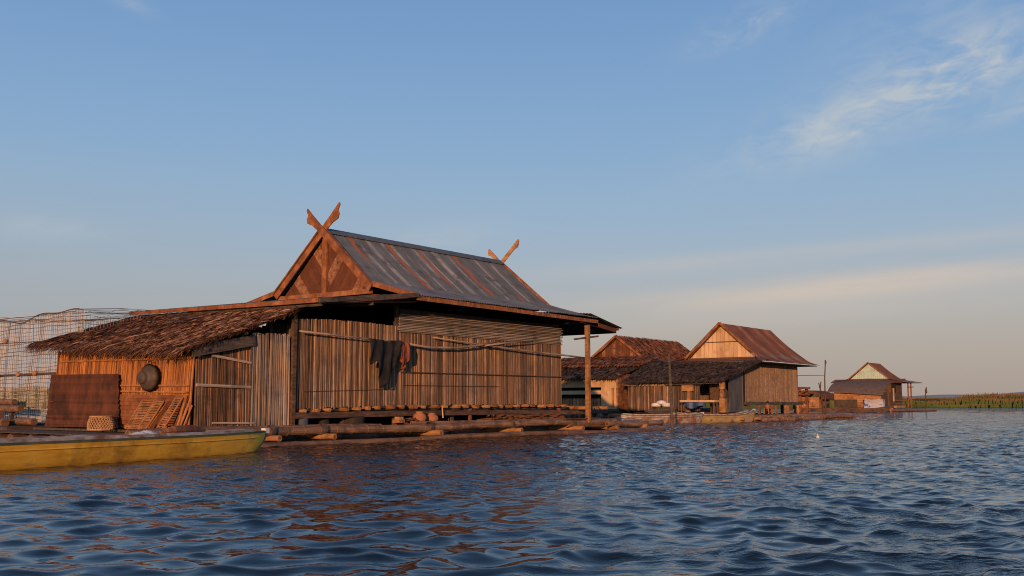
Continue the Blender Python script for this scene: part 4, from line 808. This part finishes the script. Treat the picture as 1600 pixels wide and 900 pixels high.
part('wall', 'farwall', H2, lambda mb: ([mb.beam((-3.2, -.1+k*.3, .8), (-3.2, -.1+k*.3, 1.55), .06, .26) for k in range(20)]))
part('post', 'farwall', H2, lambda mb: mb.beam((-3.6, -1.2, .95), (-3.6, -1.2, 2.3), .1, .12, .6))
part('wall', 'panel', H2, lambda mb: (mb.box(-3.4, 0, -1.6, -1.52, .8, 3.3, .8), mb.box(-3.6, -3.4, -1.62, -1.5, .8, 3.1, .9)))
part('wall', 'under', H2, lambda mb: (mb.box(-2.6, -2.5, -1.4, 6, .6, 3.15, .4), mb.box(0, 13, -.0, .1, .9, 4.3, .4), mb.box(.2, .3, -1.5, .1, .9, 4.2, .5)))
part('floor', 'woodg', H2, lambda mb: (mb.box(-5.6, 13, -2.0, 6.5, .5, .68, .3), mb.box(-3.8, 13, -1.8, 6.4, .68, .8, .3)))
part('door_frame', 'orange', H2, lambda mb: (mb.beam((-1.4, -1.65, .8), (-1.4, -1.65, 3.4), .15, .1, .6), mb.box(.6, 1.4, -.1, -.05, .9, 3.2, .2)))
R2 = thing('bamboo_raft', 'dark log raft under the brown-thatched house behind the mooring pole', 'raft', F2, (3, 0, 0))
for k in range(9):
    part('log', 'log', R2, lambda mb: mb.bamboo((-6, -2.4+k*.9, .28), (14, -2.4+k*.9, .28), .22, 8, .8, .3), smooth=True)
# jumble of poles lying between
for k in range(8):
    w = -3.0-k*.35; lab = ('pale', 'grey', 'dark', 'bent', 'short', 'long', 'split', 'thin')[k]
    a = random.uniform(-6, -4); l = random.uniform(5, 9)
    single('driftwood_pole', ('log', 'woodg', 'wood', 'log', 'woodg', 'log', 'wood', 'gablepale')[k], 'bamboo pole lying in the jumble between the log raft and the far houses', 'pole', lambda mb: mb.path([(a, w, .12+.1*(k % 3)), (a+l/2, w+.2, .22+.1*(k % 3)), (a+l, w+random.uniform(-.5, .5), .15)], .09, 6, .5), F2, (a, w, .05), 'poles floating between the rafts')

# ---- house 4 : green gable, far
F4 = Frame(59.64, 160)
H4 = thing('floating_house', 'distant floating house with pale green gable and small rusty red roof', 'house', F4, (0, 0, .1))
house_roof(H4, 2, 1.1, 7.3, 5.2, 7.85, 8.4, 4.7, 'tinrust', 'gablegreen', ewn=-1.6, ewf=9.8, tone=lambda t, v: .15+.3*(int(t/.8) % 2), horiz=False, sfar=11.5)
part('window', 'gablegreen', H4, lambda mb: mb.box(2.12, 2.2, 3.7, 4.9, 5.3, 6.4, .4))
part('wall', 'wood', H4, lambda mb: (mb.box(-.3, 5.4, 0, 8, .7, 4.7, .6), mb.box(-1.6, -.3, -.05, .3, .7, 3.0, .6)))
part('door', 'under', H4, lambda mb: mb.box(-.2, 2.0, -.06, 0, 3.0, 4.6, .4))
part('curtain', 'gablepale', H4, lambda mb: mb.box(.3, .9, -.12, -.06, 1.6, 3.7, .9))
part('railing', 'logend', H4, lambda mb: (mb.beam((.2, -.5, 1.7), (5.2, -.5, 1.7), .08, .1, .6), mb.beam((.2, -.5, 1.2), (5.2, -.5, 1.2), .08, .1, .6), mb.box(.3, 5, -.6, -.1, .6, .95, .9)))
for t in (5.6, 7.2):
    part('post', 'orange', H4, lambda mb: mb.beam((t, -.9, .3), (t, -.9, 4.7), .18, .18, .4))
part('tie_beam', 'wood', H4, lambda mb: mb.beam((5.2, -1, 3.9), (8.5, -1, 3.95), .12, .12))
part('lean_to_roof', 'awn', H4, lambda mb: mb.grid(lambda u, v: (-5.2+5.4*v-.8*math.sin(math.pi*v)*.6, -.2+8.6*u+(.6 if v > .5 else 0)*(u-.5)*0, 2.7+.5*u+(4.75-2.7-.5*u)*v+.35*math.sin(math.pi*v)), [i/8 for i in range(9)], [i/8 for i in range(9)], thick=(0, 0, -.15), tone=lambda u, v: .55))
part('wall', 'farwall', H4, lambda mb: ([mb.beam((-4.4, .3, .8+k*.27), (-4.4, 7.6, .8+k*.27), .1, .25, random.uniform(.4, 1) if k > 2 else random.uniform(0, .4)) for k in range(9)]))
part('wall_board', 'cane_dark', H4, lambda mb: mb.box(-4.6, -4.46, 4.0, 7.6, .7, 1.9, .3))
part('wall', 'cane_dark', H4, lambda mb: mb.box(-4.3, -.3, .2, .28, .7, 3.0, .4))
single('sack_bundle', 'tarp', 'white and blue sacks piled before the distant green-gabled house', 'sacks', lambda mb: mb.grid(lambda u, v: (-5.4+.3*math.sin(v*3.1), -.2+2.9*u, .4+1.5*v+.12*math.sin(u*9)*v), [i/12 for i in range(13)], [0, .33, .66, 1], thick=(.8, 0, 0), tone=lambda u, v: .8), F4, (-5.2, 1.2, .4))
R4 = thing('bamboo_raft', 'thin dark raft under the distant green-gabled house', 'raft', F4, (0, 0, 0))
for (t0, t1, w, z, r, tn) in ((-8, 14, -1.2, .2, .25, .2), (-7, 18, -1.8, .2, .2, .6), (-7, 13, 0, .2, .25, .3), (-7, 13, 3, .3, .3, .3), (-7, 13, 7, .3, .3, .3)):
    part('log', 'log', R4, lambda mb: mb.tube((t0, w, z), (t1, w, z), r, r, 8, tn))
for w in (9, 8.4, 0, 4):
    part('cross_log', 'orange', R4, lambda mb: mb.beam((-6.6, w+4, .45), (-6.4, w-2, .45), .3, .25, .8))
single('mooring_pole', 'wood', 'slim dark pole with a knobbed top right of the distant green-gabled house', 'pole', lambda mb: (mb.tube((12, -1.8, 0), (12.3, -1.8, 3.7), .1, .08, 6, .2), mb.tube((12.4, -1.9, 3.0), (12.8, -1.8, 4.0), .16, .08, 6, .1)), F4, (12, -1.8, 0))
# ---- little far hut
F5 = Frame(62, 205)
H5 = thing('floating_hut', 'tiny far-off brown hut between the pale-gabled and the green-gabled house', 'hut', F5, (0, 0, 0))
part('roof', 'thatchb', H5, lambda mb: (mb.plate([(-1.2, 2.3), (-.2, 3.3), (1.4, 3.9), (3.2, 4.0), (4.8, 3.3), (6.2, 2.2), (5.8, 2.1), (3, 3.6), (.2, 2.9), (-1, 2.1)], 0, -.8, 7, .3)))
part('wall', 'farwall', H5, lambda mb: (mb.box(0, 6, .3, 5, .4, 2.6, .4), mb.box(-.1, 0, 1, 3.5, .8, 2.0, .9)))
part('raft', 'wood', H5, lambda mb: mb.box(-2, 8, -1, 7, 0, .35, .3))
# second far raft thing between: dark boat shape
single('moored_boat', 'wood', 'long dark boat lying off the left end of the distant house raft', 'boat', lambda mb: mb.plate([(-5, .1), (7, .1), (8.4, .95), (6, .62), (-4, .62), (-5.6, .8)], 1, -.6, .6, .2), Frame(45, 142, .12), (0, 0, .0))
# ================================================================== REEDS, BANK, HILLS
def reeds():
    mb = MB(); n = 42000
    def prof(x): return 1+.28*math.sin(x*.021+.5)+.18*math.sin(x*.057)+.1*math.sin(x*.16)
    for i in range(n):
        x = random.uniform(-330, 330); d = random.random()**1.3
        Y = 322+70*d+6*math.sin(x*.05); front = max(0, 1-d*3)
        h = (4.3+1.9*d*prof(x))*prof(x*1.3+9)*random.uniform(.85, 1.04)
        if x < 95 and x > -60: h *= .85
        if d < .06: h *= .45
        w = random.uniform(.25, .55); lx = random.gauss(0, .35)
        t = min(1, max(0, .45+.3*math.sin(x*.09+d*5)+random.uniform(-.12, .12)))
        mb.add([(x-w, Y, .1), (x+w, Y, .1), (x+w*.8+lx*.5, Y, h*.62), (x-w*.8+lx*.5, Y, h*.62), (x+lx, Y, h)], [(0, 1, 2, 3), (3, 2, 4)], [t, t, t, t, t], [.0, .0, .15+.1*d, .15+.1*d, .5])
    me = mb.build('reeds', M['reed']); setprops(me, kind='stuff', label='dense band of green reeds with russet tops along the far shore')
    me['category'] = 'reeds'
reeds()
b = MB()
b.grid(lambda u, v: (-900+1800*u, 326+6*math.sin((-900+1800*u)*.05)+240*v, -.2+.55*min(1, v*30)+2.6*min(1, max(0, v-.02)*14)), [i/150 for i in range(151)], [0, .01, .033, .06, .1, .2, 1], tone=lambda u, v: .2)
setprops(b.build('shore_bank', M['reed']), kind='structure')
hl = MB()
def hz(x):
    z = 9+5*math.sin(x*.0011+1)
    for c, h, s in ((1690, 62, 190), (2050, 30, 260), (2280, 32, 200), (1160, 30, 120), (2700, 75, 300), (1420, 22, 100), (-2100, 30, 500), (-800, 18, 500)): z += h*math.exp(-((x-c)/s)**2)
    return z*.85+4*math.sin(x*.013)
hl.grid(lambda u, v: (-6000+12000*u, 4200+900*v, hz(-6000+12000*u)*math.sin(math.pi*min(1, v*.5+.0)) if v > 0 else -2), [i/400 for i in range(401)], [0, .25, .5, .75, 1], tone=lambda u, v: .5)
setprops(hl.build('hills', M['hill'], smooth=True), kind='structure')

# ================================================================== LIGHT
AZS = R(10); EL = R(7.6)
tv = Vector((math.sin(AZS)*math.cos(EL), math.cos(AZS)*math.cos(EL), -math.sin(EL)))
sd = bpy.data.lights.new('sun', 'SUN'); sd.energy = 4.6; sd.angle = R(.5); sd.color = (1, .49, .22)
so = bpy.data.objects.new('sun', sd); col.objects.link(so); so.rotation_euler = tv.to_track_quat('-Z', 'Y').to_euler()
wd = bpy.data.worlds.new('World'); scene.world = wd; wd.use_nodes = True; nt = wd.node_tree; N = nt.nodes; L = nt.links
bg = N['Background']; bg.inputs[1].default_value = .1
sk = N.new('ShaderNodeTexSky'); sk.sky_type = 'NISHITA'; sk.sun_disc = False; sk.sun_elevation = EL; sk.sun_rotation = R(180)+AZS; sk.dust_density = 1.5; sk.altitude = 50
tc = N.new('ShaderNodeTexCoord'); sx = N.new('ShaderNodeSeparateXYZ'); L.new(tc.outputs['Generated'], sx.inputs[0])
def srgb(r, g, b):
    f = lambda c: ((c/255+.055)/1.055)**2.4 if c > 10 else c/255/12.92
    return (f(r), f(g), f(b))
def math_(op, a, b_=None, c=None):
    n = N.new('ShaderNodeMath'); n.operation = op
    for i, x in enumerate((a, b_, c)):
        if x is None: continue
        if isinstance(x, (int, float)): n.inputs[i].default_value = x
        else: L.new(x, n.inputs[i])
    return n.outputs[0]
def mixc(f, a, b_):
    n = N.new('ShaderNodeMix'); n.data_type = 'RGBA'
    for i, x in ((0, f), (6, a), (7, b_)):
        if isinstance(x, (int, float)): n.inputs[i].default_value = x
        elif isinstance(x, tuple): n.inputs[i].default_value = (*x, 1)
        else: L.new(x, n.inputs[i])
    return n.outputs[2]
z = sx.outputs[2]
ramp = N.new('ShaderNodeValToRGB'); ramp.color_ramp.interpolation = 'B_SPLINE'
stops = [(0, (170, 157, 149)), (.045, (178, 166, 158)), (.09, (180, 177, 175)), (.15, (160, 181, 201)), (.24, (140, 175, 210)), (.38, (114, 155, 204)), (.6, (98, 138, 186)), (1., (78, 112, 160))]
el = ramp.color_ramp.elements; el[0].position = 0; el[1].position = 1
el[0].color = (*srgb(*stops[0][1]), 1); el[1].color = (*srgb(*stops[-1][1]), 1)
for p, c in stops[1:-1]: e = el.new(p); e.color = (*srgb(*c), 1)
L.new(z, ramp.inputs[0])
sc10 = N.new('ShaderNodeVectorMath'); sc10.operation = 'SCALE'; sc10.inputs['Scale'].default_value = 10.0; L.new(ramp.outputs[0], sc10.inputs[0])
base = mixc(.9, sk.outputs[0], sc10.outputs[0])
# azimuth/elevation in degrees
az = math_('MULTIPLY', math_('ARCTAN2', sx.outputs[0], sx.outputs[1]), 57.2958); eld = math_('MULTIPLY', math_('ARCSINE', z), 57.2958)
# cooler on the left near the horizon
lf = N.new('ShaderNodeMapRange'); lf.inputs[1].default_value = 5; lf.inputs[2].default_value = -28; L.new(az, lf.inputs[0])
lo = N.new('ShaderNodeMapRange'); lo.inputs[1].default_value = 14; lo.inputs[2].default_value = 3; L.new(eld, lo.inputs[0])
base = mixc(math_('MULTIPLY', math_('MULTIPLY', lf.outputs[0], lo.outputs[0]), .55), base, tuple(10*c for c in srgb(150, 164, 176)))
def noise(sx_, sy_, off, detail=6, rough=.55, rot=0., dist=0.):
    cb = N.new('ShaderNodeCombineXYZ'); ca, sa = math.cos(rot), math.sin(rot)
    u = math_('ADD', math_('MULTIPLY', az, ca), math_('MULTIPLY', eld, sa)); v = math_('SUBTRACT', math_('MULTIPLY', eld, ca), math_('MULTIPLY', az, sa))
    L.new(math_('MULTIPLY', u, sx_), cb.inputs[0]); L.new(math_('MULTIPLY', v, sy_), cb.inputs[1]); cb.inputs[2].default_value = off
    n = N.new('ShaderNodeTexNoise'); n.inputs['Scale'].default_value = 1; n.inputs['Detail'].default_value = detail; n.inputs['Roughness'].default_value = rough; n.inputs['Distortion'].default_value = dist; L.new(cb.outputs[0], n.inputs[0]); return n.outputs[0]
def blob(a0, e0, sa_, se_, rot):
    ca, sn = math.cos(rot), math.sin(rot); da = math_('SUBTRACT', az, a0); de = math_('SUBTRACT', eld, e0)
    u = math_('DIVIDE', math_('ADD', math_('MULTIPLY', da, ca), math_('MULTIPLY', de, sn)), sa_); v = math_('DIVIDE', math_('SUBTRACT', math_('MULTIPLY', de, ca), math_('MULTIPLY', da, sn)), se_)
    q = math_('ADD', math_('MULTIPLY', u, u), math_('MULTIPLY', v, v)); return math_('EXPONENT', math_('MULTIPLY', q, -1.))
def sm(x, a, b_):
    n = N.new('ShaderNodeMapRange'); n.interpolation_type = 'SMOOTHSTEP'; n.inputs[1].default_value = a; n.inputs[2].default_value = b_; L.new(x, n.inputs[0]); return n.outputs[0]
nz = noise(.17, .42, 3.1, 6, .55, R(9), .5); nf = noise(.5, 1.15, 8.2, 7, .6, R(9), .8)
def ad(*a):
    o = a[0]
    for x in a[1:]: o = math_('ADD', o, x)
    return o
mask = ad(math_('MULTIPLY', blob(24.3, 17.0, 4.2, 1.5, R(12)), 1.4), math_('MULTIPLY', blob(17.2, 14.6, 5, 1.5, R(12)), .75), math_('MULTIPLY', blob(18, 15.0, 2.2, .25, R(8)), .0), math_('MULTIPLY', blob(27, 14.9, 2.2, .6, R(16)), .5), math_('MULTIPLY', blob(13.5, 20.5, 2.8, .9, R(15)), .7), math_('MULTIPLY', blob(-21.5, 20.9, 1.6, .35, R(-18)), .35), math_('MULTIPLY', blob(-24.5, 9.0, 3.5, .7, 0), .3), math_('MULTIPLY', blob(-4.5, 9.2, 3.5, .8, R(8)), .3), math_('MULTIPLY', blob(24, 19.5, 6, 3, R(10)), .25))
cl = math_('MULTIPLY', sm(ad(math_('MULTIPLY', nz, .6), math_('MULTIPLY', nf, .4)), .34, .68), mask)
cl = math_('MINIMUM', math_('MULTIPLY', cl, 1.15), 1)
streak = math_('MULTIPLY', math_('MULTIPLY', blob(18.2, 14.35, 1.9, .16, R(7)), sm(nf, .3, .6)), .35)
cl = math_('MINIMUM', math_('ADD', cl, streak), .9)
base = mixc(math_('MULTIPLY', cl, .66), base, tuple(10*c for c in srgb(204, 204, 199)))
# creamy horizontal veils low down on the right
v1 = noise(.05, .55, 21., 4, .5, R(3.5)); side = sm(az, -8, 12)
veil = math_('MULTIPLY', math_('MULTIPLY', ad(math_('MULTIPLY', blob(19, 6.4, 13, .75, R(4.)), .95), math_('MULTIPLY', blob(14, 8.0, 16, .5, R(3)), .4), math_('MULTIPLY', blob(18, 4.8, 14, .8, R(3)), .25)), sm(v1, .2, .6)), side)
base = mixc(math_('MULTIPLY', veil, .75), base, tuple(10*c for c in srgb(216, 197, 179)))
hz_ = math_('MULTIPLY', blob(10, 2, 60, 1.6, 0), .0)
L.new(base, bg.inputs[0])
scene.view_settings.view_transform = 'Standard'; scene.view_settings.look = 'None'; scene.view_settings.exposure = 0
scene.cycles.use_denoising = True; scene.cycles.filter_width = 1.05; scene.cycles.max_bounces = 6; scene.cycles.diffuse_bounces = 2
